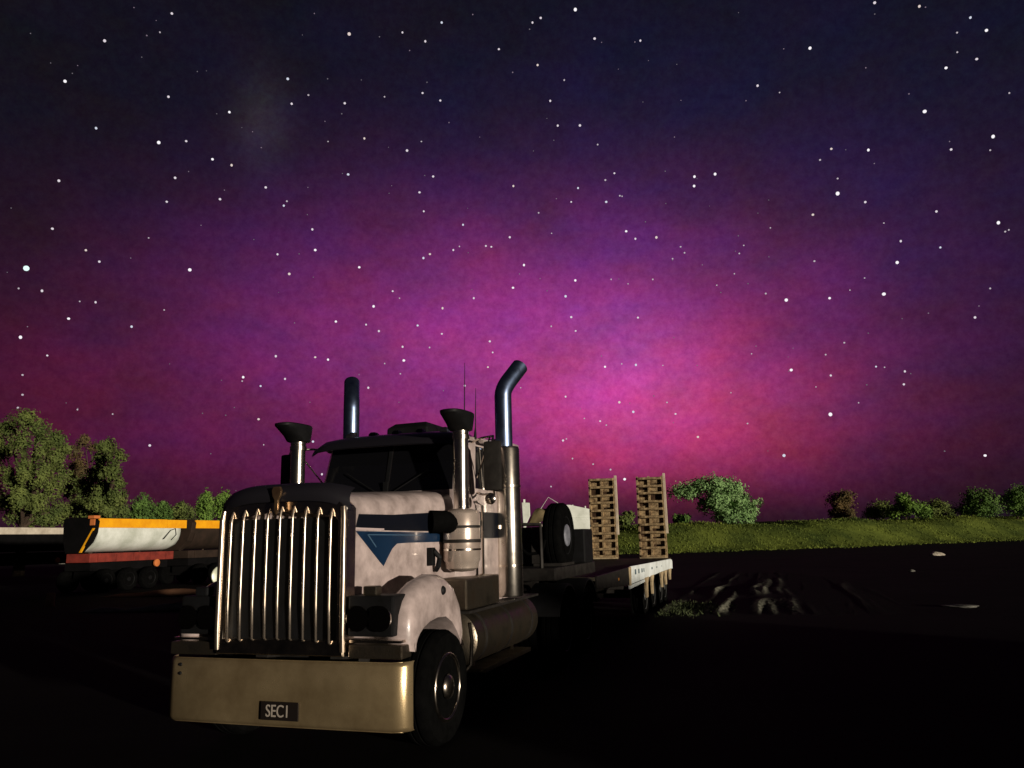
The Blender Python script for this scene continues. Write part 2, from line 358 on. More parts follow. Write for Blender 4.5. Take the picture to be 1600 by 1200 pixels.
# hood latch and intake duct
for s in (-1, 1):
    P(MB().tube([(s * .80, 1.42, 2.02), (s * .92, 1.52, 2.02), (s * 1.0, 1.64, 1.98), (s * 1.02, 1.73, 1.92)], [.12, .115, .10, .09], 14), 'intake_duct', 'rubber', smooth=True)
    P(MB().box(*sorted((s * .79, s * .845)), 1.36, 1.44, 1.58, 1.76).tube([(s * .84, 1.40, 1.73), (s * .89, 1.44, 1.66), (s * .86, 1.47, 1.57), (s * .82, 1.5, 1.53)], .028, 8), 'hood_latch', 'black', bevel=.006)
# fenders
Pf = [(.12, .93), (.10, 1.08), (.12, 1.22), (.19, 1.33), (.31, 1.42), (.48, 1.49), (.68, 1.53), (.90, 1.515), (1.10, 1.43), (1.25, 1.27), (1.33, 1.06), (1.36, .84)]
Af = [(.23, .91), (.24, .96), (.27, 1.01), (.32, 1.05), (.40, 1.09), (.52, 1.125), (.69, 1.145), (.88, 1.135), (1.03, 1.07), (1.15, .97), (1.22, .89), (1.27, .82)]
for s in (-1, 1):
    cols = []
    for (y, z), (ya, za) in zip(Pf, Af):
        d = Vector((ya - y, za - z)).normalized(); col_ = []
        for x, o in ((.50, .23), (.62, .23), (.74, .21), (.84, .15), (.92, .08), (.98, .03), (1.04, 0), (1.10, .006), (1.15, .026), (1.185, .06), (1.20, .11)):
            col_.append((s * x, y + d.x * o, z + d.y * o))
        col_ += [(s * 1.205, ya - d.x * .02, za - d.y * .02), (s * 1.195, ya, za), (s * 1.10, ya + d.x * .01, za + d.y * .01), (s * .6, ya + d.x * .0, za)]
        cols.append(col_)
    fd = P(MB().loft(cols, True, True), 'fender', 'paint', smooth=True)
    MB().lathe([(.0, 0), (.042, 0), (.042, s * .035), (.03, s * .05), (0, s * .055)], 'x', (s * 1.17, .80, 1.375), 16).build('marker_light', 'black', fd, smooth=True)
    # headlight pod
    pod = P(MB().box(*sorted((s * .655, s * 1.085)), .03, .30, 1.05, 1.385), 'headlight_pod', 'black', bevel=.02)
    for x in (.765, .975):
        MB().lathe([(.0, .028), (.03, .026), (.07, .018), (.092, 0), (.105, -.012), (.105, -.03)], 'y', (s * x, .02, 1.20), 24).build('headlight', 'lens', pod, smooth=True).scale = (1, 1, 1)
        MB().lathe([(.09, -.02), (.103, -.022), (.103, .012), (.09, .012)], 'y', (s * x, .015, 1.20), 24).build('bezel', 'black', pod, smooth=True)
    MB().box(*sorted((s * .80, s * .93)), .02, .12, 1.385, 1.465).build('turn_signal', 'black' if s < 0 else 'alloy', pod, bevel=.015)
    P(MB().box(*sorted((s * .67, s * 1.17)), .02, .20, .875, .985), 'valance_panel', 'alloy', bevel=.012)
    P(MB().box(*sorted((s * .67, s * 1.15)), .035, .14, 1.0, 1.022), 'pod_trim', 'chrome')
# wheels
def wheel(par, x, y, s, dual=False, name='wheel', rim='chrome', r=.52, z=None, nuts=False):
    w = empty(name, (x, y, r if z is None else z), 0, par)
    hwid = .15
    def tyre(c):
        return [(.29, c - hwid + .02), (.40, c - hwid), (.47, c - hwid + .005), (r - .02, c - hwid + .03), (r, c - hwid + .06), (r, c - .05), (r - .012, c - .045), (r - .012, c - .03), (r, c - .025), (r, c + .025), (r - .012, c + .03), (r - .012, c + .045), (r, c + .05), (r, c + hwid - .06), (r - .02, c + hwid - .03), (.47, c + hwid - .005), (.40, c + hwid), (.29, c + hwid - .02)]
    mb = MB().lathe(tyre(0), 'x', (0, 0, 0), 40)
    if dual: mb.lathe(tyre(-s * .33), 'x', (0, 0, 0), 32)
    mb.build('tyre', 'rubber', w, smooth=True)
    d = (.0 if not dual else .11)
    pr = [(.285, .128), (.302, .138), (.298, .12), (.272, .10), (.262, .03 - d), (.24, -.0 - d), (.17, .025 - d), (.11, .06 - d), (.105, .12 - d), (.09, .14 - d), (0, .145 - d)]
    MB().lathe([(a, s * b) for a, b in pr], 'x', (0, 0, 0), 32).build('rim', rim, w, smooth=True)
    if nuts:
        MB().lathe([(.286 + .020 * math.cos(t), s * (.138 + .020 * math.sin(t))) for t in np.linspace(-1.2, 4.4, 12)], 'x', (0, 0, 0), 40).build('rim_lip', 'chrome', w, smooth=True)
        MB().lathe([(.095, s * .13), (.11, s * .145), (.10, s * .165), (.06, s * .18), (0, s * .185)], 'x', (0, 0, 0), 24).build('hub_cap', 'chrome', w, smooth=True)
    nb = MB()
    for k in range(10):
        a = 2 * PI * k / 10; nb.lathe([(0, s * (.075 - d)), (.016, s * (.07 - d)), (.016, s * (.0 - d))], 'x', (0, .155 * math.cos(a), .155 * math.sin(a)), 6)
    if nuts: nb.build('wheel_nuts', 'wheel_dull', w)['kind'] = 'stuff'
    return w
wheel(T, 1.04, .94, 1, nuts=True, r=.505); wheel(T, -1.04, .94, -1, nuts=True, r=.505)
P(MB().box(-.9, .9, .88, 1.0, .46, .58), 'front_axle', 'frame_dark')
for y in (5.3, 6.65):
    for s in (-1, 1): wheel(T, s * 1.06, y, s, True, rim='wheel_dull')
    P(MB().box(-.9, .9, y - .07, y + .07, .45, .60), 'drive_axle', 'frame_dark')
for s in (-1, 1):
    prof = [(.62 * math.cos(a), .62 * math.sin(a)) for a in np.linspace(.35, PI - .35, 15)]
    for y in (5.3, 6.65):
        mb = MB().loft([[(s * x, y + a * k, .54 + b * k) for a, b in prof] for x, k in ((.76, 1), (.76, 1.02), (1.22, 1.02), (1.25, 1.0), (1.25, .96), (1.22, .985), (.78, .985))], False, False)
        P(mb, 'mudguard', 'black', smooth=True)

# cab and sleeper
def plan(z, pts): return [(x, y, z) for x, y in pts]
c0 = [(-.98, 3.1), (-.98, 2.22), (-.94, 2.10), (-.83, 1.96), (.83, 1.96), (.94, 2.10), (.98, 2.22), (.98, 3.1)]
c1 = [(-.93, 3.1), (-.93, 2.34), (-.89, 2.24), (-.79, 2.12), (.79, 2.12), (.89, 2.24), (.93, 2.34), (.93, 3.1)]
c2 = [(-.80, 3.1), (-.80, 2.44), (-.76, 2.36), (-.68, 2.28), (.68, 2.28), (.76, 2.36), (.80, 2.44), (.80, 3.1)]
P(MB().loft([plan(1.0, c0), plan(2.37, c0), plan(2.93, c1), plan(3.0, c1), plan(3.05, c2)], True, True), 'cab', 'paint', smooth=True)
P(MB().box(-1.0, 1.0, 3.12, 3.95, 1.0, 3.08), 'sleeper', 'paint', bevel=.07, smooth=True)
for s in (-1, 1):
    P(MB().add([(s * .03, 1.957, 2.385), (s * .825, 1.957, 2.385), (s * .79, 2.112, 2.925), (s * .03, 2.112, 2.925), (s * .03, 1.985, 2.38), (s * .81, 1.985, 2.38), (s * .78, 2.14, 2.92), (s * .03, 2.14, 2.92)],
               [(0, 1, 2, 3), (7, 6, 5, 4), (0, 1, 5, 4), (1, 2, 6, 5), (2, 3, 7, 6), (3, 0, 4, 7)]), 'windscreen_pane', 'glass')
    dr = P(MB().box(*sorted((s * .97, s * .988)), 2.25, 3.06, 1.05, 2.36), 'door', 'paint', bevel=.006)
    MB().box(*sorted((s * .985, s * 1.01)), 2.9, 3.0, 1.95, 1.99).build('door_handle', 'chrome', dr)
    wn = P(MB().add([(s * .985, 2.26, 2.40), (s * .985, 2.98, 2.40), (s * .942, 2.98, 2.90), (s * .942, 2.40, 2.90), (s * .96, 2.26, 2.40), (s * .96, 2.98, 2.40), (s * .92, 2.98, 2.90), (s * .92, 2.40, 2.90)],
                    [(0, 1, 2, 3), (7, 6, 5, 4), (0, 1, 5, 4), (1, 2, 6, 5), (2, 3, 7, 6), (3, 0, 4, 7)]), 'door_window', 'glass')
    for y in (2.46, 2.60):
        MB().tube([(s * .992, y, 2.40), (s * .95, y + .03, 2.89)], .008, 6).build('window_bar', 'chrome', wn)
    P(MB().tube([(s * 1.01, 2.38, 2.955), (s * 1.02, 2.7, 2.965), (s * 1.01, 3.0, 2.955)], .03, 8), 'rain_gutter', 'paint', smooth=True)
P(MB().box(-.028, .028, 1.94, 1.965, 2.385, 2.5).add([(-.02, 1.95, 2.38), (.02, 1.95, 2.38), (.02, 2.10, 2.93), (-.02, 2.10, 2.93), (-.02, 1.98, 2.38), (.02, 1.98, 2.38), (.02, 2.13, 2.93), (-.02, 2.13, 2.93)], [(0, 1, 2, 3), (7, 6, 5, 4), (0, 1, 5, 4), (1, 2, 6, 5), (2, 3, 7, 6), (3, 0, 4, 7)]), 'windscreen_divider', 'black')
for s in (-1, 1):
    P(MB().box(*sorted((s * .985, s * .9925)), 2.24, 3.07, 1.84, 2.14), 'cab_stripe', 'navy_dark')
    P(MB().box(*sorted((s * .995, s * 1.0045)), 3.2, 3.87, 1.84, 2.14), 'cab_stripe', 'navy_dark')
    P(MB().box(*sorted((s * .985, s * .993)), 2.26, 2.275, 1.06, 1.83), 'door_seam', 'black')
    P(MB().tube([(s * .12, 1.93, 2.39), (s * .40, 1.965, 2.55), (s * .52, 1.985, 2.62)], .008, 6), 'wiper', 'black')
    for z in ((.79, .715) if s < 0 else ()): P(MB().lathe([(0, -.012), (.012, -.012), (.016, -.004), (.016, .01)], 'y', (s * 1.03, .004, z), 8), 'bumper_bolt', 'black', smooth=True)
rows = []
for zz, yy in ((2.90, 1.80), (2.97, 1.86), (3.04, 1.99), (3.075, 2.14), (3.08, 2.3)):
    rows.append([(u * .93, yy + .05 * u * u + .10 * max(0, abs(u) - .85), zz - .035 * u ** 4 - .03 * (1 if abs(u) > .97 else 0)) for u in np.linspace(-1, 1, 21)])
mb = MB().loft(rows, False, False).loft([[(x, y + .012, z - .008) for x, y, z in r] for r in rows], False, False)
P(mb, 'sun_visor', 'acrylic', smooth=True)
P(MB().loft([plan(3.045, [(-.28, 2.5), (.28, 2.5), (.28, 3.2), (-.28, 3.2)]), plan(3.2, [(-.27, 2.5), (.27, 2.5), (.27, 3.2), (-.27, 3.2)]), plan(3.27, [(-.22, 2.62), (.22, 2.58), (.22, 3.15), (-.22, 3.15)])]), 'roof_air_unit', 'black', bevel=.02)
for x in (-.62, -.31, 0, .31, .62):
    P(MB().loft([[(x + a * k, 2.24 + b * k, z) for a, b in ((-.045, -.06), (.045, -.06), (.05, .06), (-.05, .06))] for z, k in ((3.07, 1), (3.10, .95), (3.125, .6))]), 'clearance_light', 'acrylic', bevel=.006)
P(MB().lathe([(0, .16), (.045, .15), (.05, .02), (.06, 0), (0, 0)], 'z', (-.74, 2.5, 3.03), 16), 'roof_beacon', 'black', smooth=True)
# air cleaners
for s in (-1, 1):
    a = empty('air_cleaner', (s * 1.02, 1.73, 0), 0, T)
    MB().lathe([(0, 1.50), (.12, 1.51), (.17, 1.54), (.18, 1.60), (.195, 1.62), (.195, 2.10), (.18, 2.125), (.12, 2.15), (.09, 2.155), (0, 2.155)], 'z', (0, 0, 0), 36).build('canister', 'satin', a, smooth=True)
    for z, h in ((1.72, .02), (1.80, .035), (1.95, .028)):
        MB().lathe([(.19, z), (.203, z), (.203, z + h), (.19, z + h)], 'z', (0, 0, 0), 36).build('clamp_band', 'frame_dark' if h > .021 else 'chrome', a, smooth=True)
    MB().lathe([(.084, 2.15), (.084, 2.955), (.09, 2.96), (.09, 3.02), (.0, 3.02)], 'z', (0, 0, 0), 24).build('intake_pipe', 'chrome_dark', a, smooth=True)
    MB().lathe([(.088, 2.90), (.097, 2.90), (.097, 2.945), (.088, 2.945)], 'z', (0, 0, 0), 24).build('pipe_clamp', 'chrome', a, smooth=True)
    caps = []
    for z, fr, bk, wd in ((2.99, -.09, .11, .10), (3.0, -.12, .13, .125), (3.06, -.20, .135, .135), (3.12, -.32, .135, .145), (3.15, -.38, .135, .15), (3.175, -.385, .135, .15), (3.19, -.33, .12, .13)):
        caps.append([((wd * math.cos(t)), ((bk if math.sin(t) > 0 else -fr) * math.sin(t)), z) for t in np.linspace(0, 2 * PI, 24, endpoint=False)])
    caps = [[(math.copysign(abs(x / w_) ** .6, x) * w_ if w_ else x, y, z) for x, y, z in c_] for c_ in caps for w_ in [max(abs(p_[0]) for p_ in c_)]]
    MB().loft(caps).build('intake_cap', 'black', a, smooth=True)
    MB().tube([(-s * .16, .1, 2.0), (-s * .10, .28, 2.02), (-s * .06, .42, 2.02)], .03, 8).build('mount_bracket', 'frame_dark', a)
# exhaust stacks
for s in (-1, 1):
    e = empty('exhaust_stack', (s * 1.08, 3.1, 0), 0, T)
    MB().lathe([(0, 1.15), (.155, 1.15), (.162, 1.17), (.162, 2.92), (.15, 2.95), (.11, 2.955), (0, 2.955)], 'z', (0, 0, 0), 32).build('heat_shield', 'chrome_dark', e, smooth=True)
    for z in (1.5, 2.45): MB().lathe([(.158, z), (.167, z), (.167, z + .025), (.158, z + .025)], 'z', (0, 0, 0), 32).build('clamp_band', 'chrome', e, smooth=True)
    d = Vector((s * .27, .46, .58)).normalized(); b = Vector((0, 0, 3.62)); pts = [(0, 0, 2.93), (0, 0, 3.3), (0, 0, 3.6)]
    for t in (.15, .35, .6, .85, 1): pts.append(tuple(b + Vector((0, 0, .14)) * t * (1 - t * .5) + d * (.05 + .12 * t) * t))
    q = Vector(pts[-1]); pts.append(tuple(q + d * .28))
    mb = MB().tube(pts, .108, 20, False)
    mb.tube(pts[-2:], .10, 20, False); mb.tube([tuple(q + d * .1), tuple(q + d * .11)], .101, 16)
    mb.build('tail_pipe', 'steel_pipe', e, smooth=True).location = (-.02, -.03, 0)
    MB().tube([(-s * .05, .05, 2.5), (-s * .2, .1, 2.5)], .02, 8).build('stack_bracket', 'frame_dark', e); MB().box(*sorted((-s * .08, -s * .22)), -.06, .06, 1.3, 1.36).build('stack_bracket', 'frame_dark', e)
# door mirrors with their loop arms
for s in (-1, 1):
    m_ = empty('door_mirror', (s * 1.3, 1.95, 2.62), 0, T)
    MB().box(-.10, .10, -.02, .05, -.27, .27).build('mirror_head', 'frame_dark', m_, bevel=.03, smooth=True)
    MB().box(-.085, .085, .05, .056, -.25, .25).build('mirror_glass', 'glass', m_)
    MB().tube([(0, .02, .26), (0, .05, .33), (-s * .2, .22, .34), (-s * .38, .38, .32)], .013, 8).tube([(0, .02, -.26), (0, .05, -.31), (-s * .2, .22, -.30), (-s * .34, .38, -.26)], .013, 8).tube([(-s * .05, .08, .33), (-s * .3, .33, -.1)], .01, 8).build('mirror_arm', 'chrome', m_, smooth=True)
    MB().lathe([(0, -.03), (.05, -.02), (.065, 0), (.055, .02), (0, .025)], 'y', (-s * .03, 0, -.36), 16).build('spot_mirror', 'chrome', m_, smooth=True)
# grab rails, tanks, steps, battery box
for s in (-1, 1):
    P(MB().tube([(s * 1.0, 2.2, 1.42), (s * 1.08, 2.2, 1.46), (s * 1.08, 2.2, 2.2), (s * 1.0, 2.2, 2.25)], .016, 8), 'grab_rail', 'chrome', smooth=True)
    ft = P(MB().lathe([(0, 1.66), (.24, 1.66), (.29, 1.70), (.29, 3.88), (.24, 3.92), (0, 3.92)], 'y', (s * .90, 0, .82), 36), 'fuel_tank', 'alloy', smooth=True)
    for y in (1.95, 2.8, 3.6): MB().lathe([(.288, y), (.296, y), (.296, y + .06), (.288, y + .06)], 'y', (s * .90, 0, .82), 36).build('tank_strap', 'frame_dark', ft, smooth=True)
    P(MB().box(*sorted((s * .95, s * 1.2)), 1.9, 3.5, .47, .515).box(*sorted((s * 1.0, s * 1.03)), 2.0, 2.04, .5, .7).box(*sorted((s * 1.0, s * 1.03)), 3.3, 3.34, .5, .7), 'side_step', 'alloy')
    P(MB().box(*sorted((s * .6, s * 1.16)), 1.5, 2.5, 1.13, 1.44), 'battery_box', 'alloy', bevel=.02)
    P(MB().box(*sorted((s * .6, s * 1.2)), 1.46, 3.9, 1.10, 1.125), 'catwalk_plate', 'frame_dark')
    P(MB().tube([(s * 1.22, 1.41, 1.02), (s * 1.225, 1.46, .85), (s * 1.21, 1.46, .62), (s * 1.15, 1.44, .55)], .02, 8), 'fender_brace', 'chrome', smooth=True)
P(MB().tube([(.75, 2.5, 3.03), (.75, 2.52, 3.2), (.75, 2.56, 3.95)], [.02, .008, .003], 6), 'radio_antenna', 'black')
P(MB().tube([(.93, 2.4, 2.98), (.93, 2.42, 3.12), (.93, 2.45, 3.6)], [.022, .007, .003], 6), 'radio_antenna', 'black')
P(MB().box(-.45, .45, 5.3, 6.5, 1.02, 1.16), 'turntable_plate', 'frame_dark', bevel=.03)

# ------------------------------------------------------------------ low loader trailer
R_ = empty('low_loader_trailer', tuple(tw(0, 4.9, 0)), -PHI)
tag(R_, 'low loader trailer with two upright rusty ramps behind the truck', 'trailer')
def Q(mb, name, m, par=R_, **k): return mb.build(name, m, par, **k)
TY = 4.9
def yy(y): return y - TY
Q(MB().box(-1.15, 1.15, yy(4.95), yy(7.6), 1.22, 1.40), 'gooseneck', 'frame_dark', bevel=.02)
Q(MB().box(-1.15, -.1, yy(5.05), yy(5.9), 1.40, 1.98), 'toolbox', 'black', bevel=.02)['label'] = 'black toolbox on the gooseneck'
Q(MB().box(-.05, 1.15, yy(6.9), yy(7.5), 1.40, 1.96), 'toolbox', 'black', bevel=.03)
Q(MB().box(-.95, .62, yy(6.05), yy(6.2), 1.40, 2.0), 'headboard', 'black', bevel=.02)
Q(MB().tube([(.95, yy(4.95), 1.4), (.95, yy(4.95), 2.02), (.2, yy(4.95), 2.04), (-.95, yy(4.95), 2.0), (-.95, yy(4.95), 1.4)], .03, 10), 'front_rail', 'frame_dark', smooth=True)
Q(MB().tube([(.55, yy(4.98), 1.75), (.75, yy(4.96), 1.6), (.95, yy(4.98), 1.62), (1.0, yy(5.0), 1.8)], .025, 8), 'air_hose', 'rubber', smooth=True)
sw = wheel(R_, .86, yy(6.3), 1, False, 'spare_wheel', 'black', .52, 1.86)
MB().lathe([(0, .165), (.10, .163), (.16, .155), (.175, .14), (.175, .02)], 'x', (0, 0, 0), 24).build('rim_cover', 'wheel_pale', sw, smooth=True)
sw['label'] = 'upright spare wheel with pale rim'
Q(MB().box(.5, .62, yy(5.95), yy(6.25), 1.38, 2.0).box(.6, 1.05, yy(5.7), yy(6.5), 1.38, 1.44), 'spare_wheel_cradle', 'frame_dark')
Q(MB().box(-1.2, 1.2, yy(7.3), yy(17.9), 1.08, 1.145), 'deck', 'deck', bevel=.01)
Q(MB().box(-.6, -.45, yy(7.2), yy(17.8), .70, 1.08).box(.45, .6, yy(7.2), yy(17.8), .70, 1.08).box(-.6, .6, yy(7.1), yy(7.5), .75, 1.22), 'chassis_beam', 'frame_dark')
for s in (-1, 1):
    Q(MB().prism([(yy(7.3), 1.16), (yy(10.4), 1.18), (yy(10.4), .82), (yy(7.3), .95)], 'x', *sorted((s * 1.2, s * 1.24))), 'side_coaming', 'frame_dark', bevel=.008)
    Q(MB().prism([(yy(10.42), 1.18), (yy(10.68), 1.18), (yy(10.60), .80), (yy(10.42), .81)], 'x', *sorted((s * 1.2, s * 1.25))), 'end_plate', 'post', bevel=.008)
    bd = Q(MB().prism([(yy(10.72), 1.19), (yy(14), 1.16), (yy(17.3), 1.13), (yy(17.7), 1.10), (yy(17.8), 1.04), (yy(17.75), .84), (yy(16.9), .86), (yy(15.2), .86), (yy(13.3), .84), (yy(12.5), .84), (yy(10.62), .83)], 'x', *sorted((s * 1.2, s * 1.245))), 'side_board', 'white_board', bevel=.012)
    bd['label'] = 'white side board with a row of dark letters' if s > 0 else 'white side board on the far side'
    MB().prism([(yy(10.5), .815), (yy(12.5), .825), (yy(12.5), .77), (yy(10.5), .735)], 'x', *sorted((s * 1.2, s * 1.24))).build('lower_strip', 'white_board', bd)
    for y0, y1, zb in ((12.55, 12.85, .40), (13.5, 13.72, .42), (15.25, 15.5, .46), (16.05, 16.3, .48), (17.0, 17.25, .56)):
        Q(MB().prism([(yy(y0 - .18), .86), (yy(y1 + .18), .86), (yy(y1), .70), (yy(y1 - .05), zb), (yy(y0 + .06), zb), (yy(y0), .70)], 'x', *sorted((s * 1.2, s * 1.252))), 'guard_post', 'post', bevel=.008)
    if s > 0:
        for y, w_ in ((11.1, .16), (11.55, .16), (12.0, .14), (12.3, .1), (13.55, .16), (14.4, .14), (15.3, .14)):
            k = 1 - (y - 11) * .02
            MB().box(1.246, 1.251, yy(y), yy(y + w_), 1.0, 1.09 * k + .02).build('letter', 'ink', bd)
    for y in (13.15, 14.5, 15.85, 16.75):
        wheel(R_, s * .98, yy(y), s, False, rim='wheel_dull', r=.40)
    Q(MB().box(*sorted((s * 1.20, s * 1.246)), yy(9.2), yy(9.28), .98, 1.03), 'side_marker', 'amber')
Q(MB().box(-.9, .9, yy(13.1), yy(13.2), .36, .46).box(-.9, .9, yy(14.45), yy(14.55), .36, .46).box(-.9, .9, yy(15.8), yy(15.9), .36, .46), 'axle_beam', 'frame_dark')
# two loading ramps, raised
def ramp(x0, x1, lean):
    g = empty('loading_ramp', (0, yy(17.85), 1.145), 0, R_)
    H_ = 2.46
    def pt(x, z, dy=0): return (x, lean * z + dy, z)
    for x, m, w_ in ((x0, 'ramp', .05), (x1 - .05, 'ramp', .05)):
        MB().add([pt(x, 0), pt(x + w_, 0), pt(x + w_, H_), pt(x, H_), pt(x, 0, .17), pt(x + w_, 0, .17), pt(x + w_, H_, .13), pt(x, H_, .13)], [(0, 1, 2, 3), (7, 6, 5, 4), (0, 1, 5, 4), (1, 2, 6, 5), (2, 3, 7, 6), (3, 0, 4, 7)]).build('side_rail', m, g)
    MB().add([pt(x1, .72), pt(x1 + .06, .72), pt(x1 + .06, H_ + .07), pt(x1, H_ + .07), pt(x1, .72, .15), pt(x1 + .06, .72, .15), pt(x1 + .06, H_ + .07, .12), pt(x1, H_ + .07, .12)], [(0, 1, 2, 3), (7, 6, 5, 4), (0, 1, 5, 4), (1, 2, 6, 5), (2, 3, 7, 6), (3, 0, 4, 7)]).build('edge_strip', 'ramp_lit_edge', g)  # pale strip paints in the light on the ramp's right edge
    xm = (x0 + x1) / 2 + random.uniform(-.05, .05)
    MB().add([pt(xm - .03, 0, .03), pt(xm + .03, 0, .03), pt(xm + .03, H_, .03), pt(xm - .03, H_, .03), pt(xm - .03, 0, .15), pt(xm + .03, 0, .15), pt(xm + .03, H_, .12), pt(xm - .03, H_, .12)], [(0, 1, 2, 3), (7, 6, 5, 4), (0, 1, 5, 4), (1, 2, 6, 5), (2, 3, 7, 6), (3, 0, 4, 7)]).build('centre_stringer', 'ramp', g)
    n_ = 11; rg = None
    for k in range(n_):
        z = .06 + (H_ - .12) * k / (n_ - 1)
        if rg is None:
            rg = MB().box(x0 + .045, x1 - .045, -.045, .03, -.035, .035).build('rung', 'ramp', g, bevel=.01); o = rg
        else:
            o = rg.copy(); COL.objects.link(o); o.parent = g
        o.location = (0, lean * z + .02 * RN.uniform(-1, 1), z); o.rotation_euler = (RN.uniform(-.2, .2), RN.uniform(-.02, .02), 0)
    for k in range(n_ - 1):
        z = .06 + (H_ - .12) * (k + .5) / (n_ - 1)
        if RN.random() < .9:
            MB().box(x0 + .05, xm - .03, lean * z + .10, lean * z + .115, z - .11, z + RN.uniform(-.02, .11)).build('web_plate', 'ramp', g)
        if RN.random() < .85:
            MB().box(xm + .03, x1 - .05, lean * z + .08, lean * z + .095, z - RN.uniform(0, .11), z + .11).build('web_plate', 'ramp', g)
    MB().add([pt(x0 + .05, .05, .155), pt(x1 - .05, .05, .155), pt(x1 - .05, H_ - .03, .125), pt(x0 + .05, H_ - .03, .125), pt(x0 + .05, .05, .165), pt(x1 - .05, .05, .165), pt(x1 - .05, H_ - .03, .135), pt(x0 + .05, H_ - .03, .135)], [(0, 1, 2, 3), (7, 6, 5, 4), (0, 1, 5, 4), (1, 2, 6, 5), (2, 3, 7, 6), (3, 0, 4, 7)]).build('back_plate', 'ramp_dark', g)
    MB().box(x0, x1, -.02, .18, -.02, .05).build('hinge_plate', 'post', g)
    return g
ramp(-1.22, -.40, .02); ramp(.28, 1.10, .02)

# ------------------------------------------------------------------ side tippers
def side_tipper(origin, rz, L, body, railm, chas, endm, name, lab, group, stripe=True, rim=3.12, ls=1.0):
    t = tag(empty(name, origin, rz), lab, 'trailer', group)
    hw_ = 1.2
    def sect(y, k):
        pr = [(1.2, rim - .40), (1.2, rim - .55), (1.17, rim - .75), (1.08, rim - .98), (.9, rim - 1.2), (.6, rim - 1.36), (.2, rim - 1.42)]
        pr = pr + [(-x * ls, z) for x, z in pr[::-1]]
        return [(x * k, y, (rim - .4) + (z - rim + .4) * (k if z < rim - .4 else 1)) for x, z in pr]
    MB().loft([sect(0, 1), sect(.06, 1), sect(L * .5, 1), sect(L - .55, 1), sect(L - .22, .93), sect(L, .72)]).build('tub', body, t, smooth=True)
    for s in (-1, 1):
        q_ = s if s > 0 else -ls
        MB().box(*sorted((q_ * 1.14, q_ * 1.235)), .0, L * .76, rim - .398, rim).build('top_rail', railm, t, bevel=.015)
        MB().box(*sorted((q_ * 1.14, q_ * 1.228)), L * .765, L + .05, rim - .398, rim - .01).build('top_rail', railm, t, bevel=.015)
    MB().box(-1.14 * ls, 1.14, L - .06, L + .04, rim - .39, rim - .02).build('end_rail', railm, t)
    # near end frame
    MB().prism([(1.26, rim - .12), (1.0, rim + .05), (-1.0 * ls, rim + .05), (-1.22 * ls, rim - .1), (-1.1 * ls, rim - .9), (-.6 * ls, rim - 1.45), (.5, rim - 1.45), (1.0, rim - 1.0), (1.2, rim - .6)], 'y', -.30, -.002).build('end_frame', endm, t, bevel=.02)
    if stripe:
        MB().add([(1.27, -.31, rim - .42), (1.19, -.31, rim - .42), (.56, -.31, rim - 1.42), (.66, -.31, rim - 1.42), (1.27, -.25, rim - .42), (1.19, -.25, rim - .42), (.56, -.25, rim - 1.42), (.66, -.25, rim - 1.42)], [(0, 1, 2, 3), (7, 6, 5, 4), (0, 1, 5, 4), (1, 2, 6, 5), (2, 3, 7, 6), (3, 0, 4, 7)]).build('edge_stripe', 'yellow', t)
        MB().box(.95, 1.30, -.36, -.04, rim - .02, rim + .11).build('corner_cap', 'orange', t, bevel=.02)
        MB().box(1.05, 1.32, -.34, -.302, rim - .30, rim - .04).build('corner_bracket', 'orange', t, bevel=.02)
        MB().tube([(1.245, L * .72, rim - .9), (1.25, L * .80, rim - .5), (1.25, L * .86, rim - .42), (1.22, L * .88, rim - .7), (1.12, L * .84, rim - .95)], .02, 6).build('tarp_cord', 'black', t, smooth=True)
    MB().box(-.95 * ls, .95, -.1, L * .92, rim - 1.84, rim - 1.47).build('chassis_beam', chas, t, bevel=.02)
    for k in range(5):
        MB().box(.95, .985, .3 + k * L * .19, .36 + k * L * .19, rim - 1.82, rim - 1.5).build('chassis_rib', chas, t)
    MB().lathe([(0, 0), (.17, 0), (.17, .07), (.05, .1), (0, .1)], 'x', (.9, L * .72, rim - 1.98), 18).build('tip_pivot', 'orange', t, smooth=True)
    MB().box(-.7, .7, .2, L * .9, rim - 2.2, rim - 1.84).build('sub_frame', 'tub_black', t)
    for y in (.7, 1.95, 3.2):
        for s in (-1, 1):
            w_ = wheel(t, s * 1.0, y, s, False, rim='black', r=.50)
        MB().box(-.95, .95, y - .06, y + .06, .44, .58).build('axle', 'tub_black', t)
        MB().box(-.6, .6, y - .1, y + .1, .55, rim - 2.1).build('suspension', 'tub_black', t)
    return t
AL = math.radians(18); ax_ = Vector((math.cos(AL), -math.sin(AL), 0)); ay_ = Vector((math.sin(AL), math.cos(AL), 0))
b0 = Vector((-17.72, 33.2, 0)) - ax_ * 1.2
side_tipper(tuple(b0), -AL, 5.2, 'tub_white', 'yellow', 'red', 'tub_black', 'side_tipper_trailer', 'white curved side tipper with yellow top rail and red chassis', 'side tippers parked on the left', ls=.35)
side_tipper(tuple(b0 + ay_ * 5.9), -AL, 9.0, 'tub_shaded', 'yellow', 'tub_shaded', 'tub_shaded', 'side_tipper_trailer', 'shaded side tipper, its shade painted dark brown, with yellow top rail, just left of the grille', 'side tippers parked on the left', False)
a0 = Vector((-29.73, 45, 0)) - ay_ * 4 - ax_ * 1.2
side_tipper(tuple(a0), -AL, 11.5, 'tub_black', 'rail_white', 'tub_black', 'tub_black', 'side_tipper_trailer', 'black side tipper with weathered white top rail at the left edge', 'side tippers parked on the left', False, 3.2)

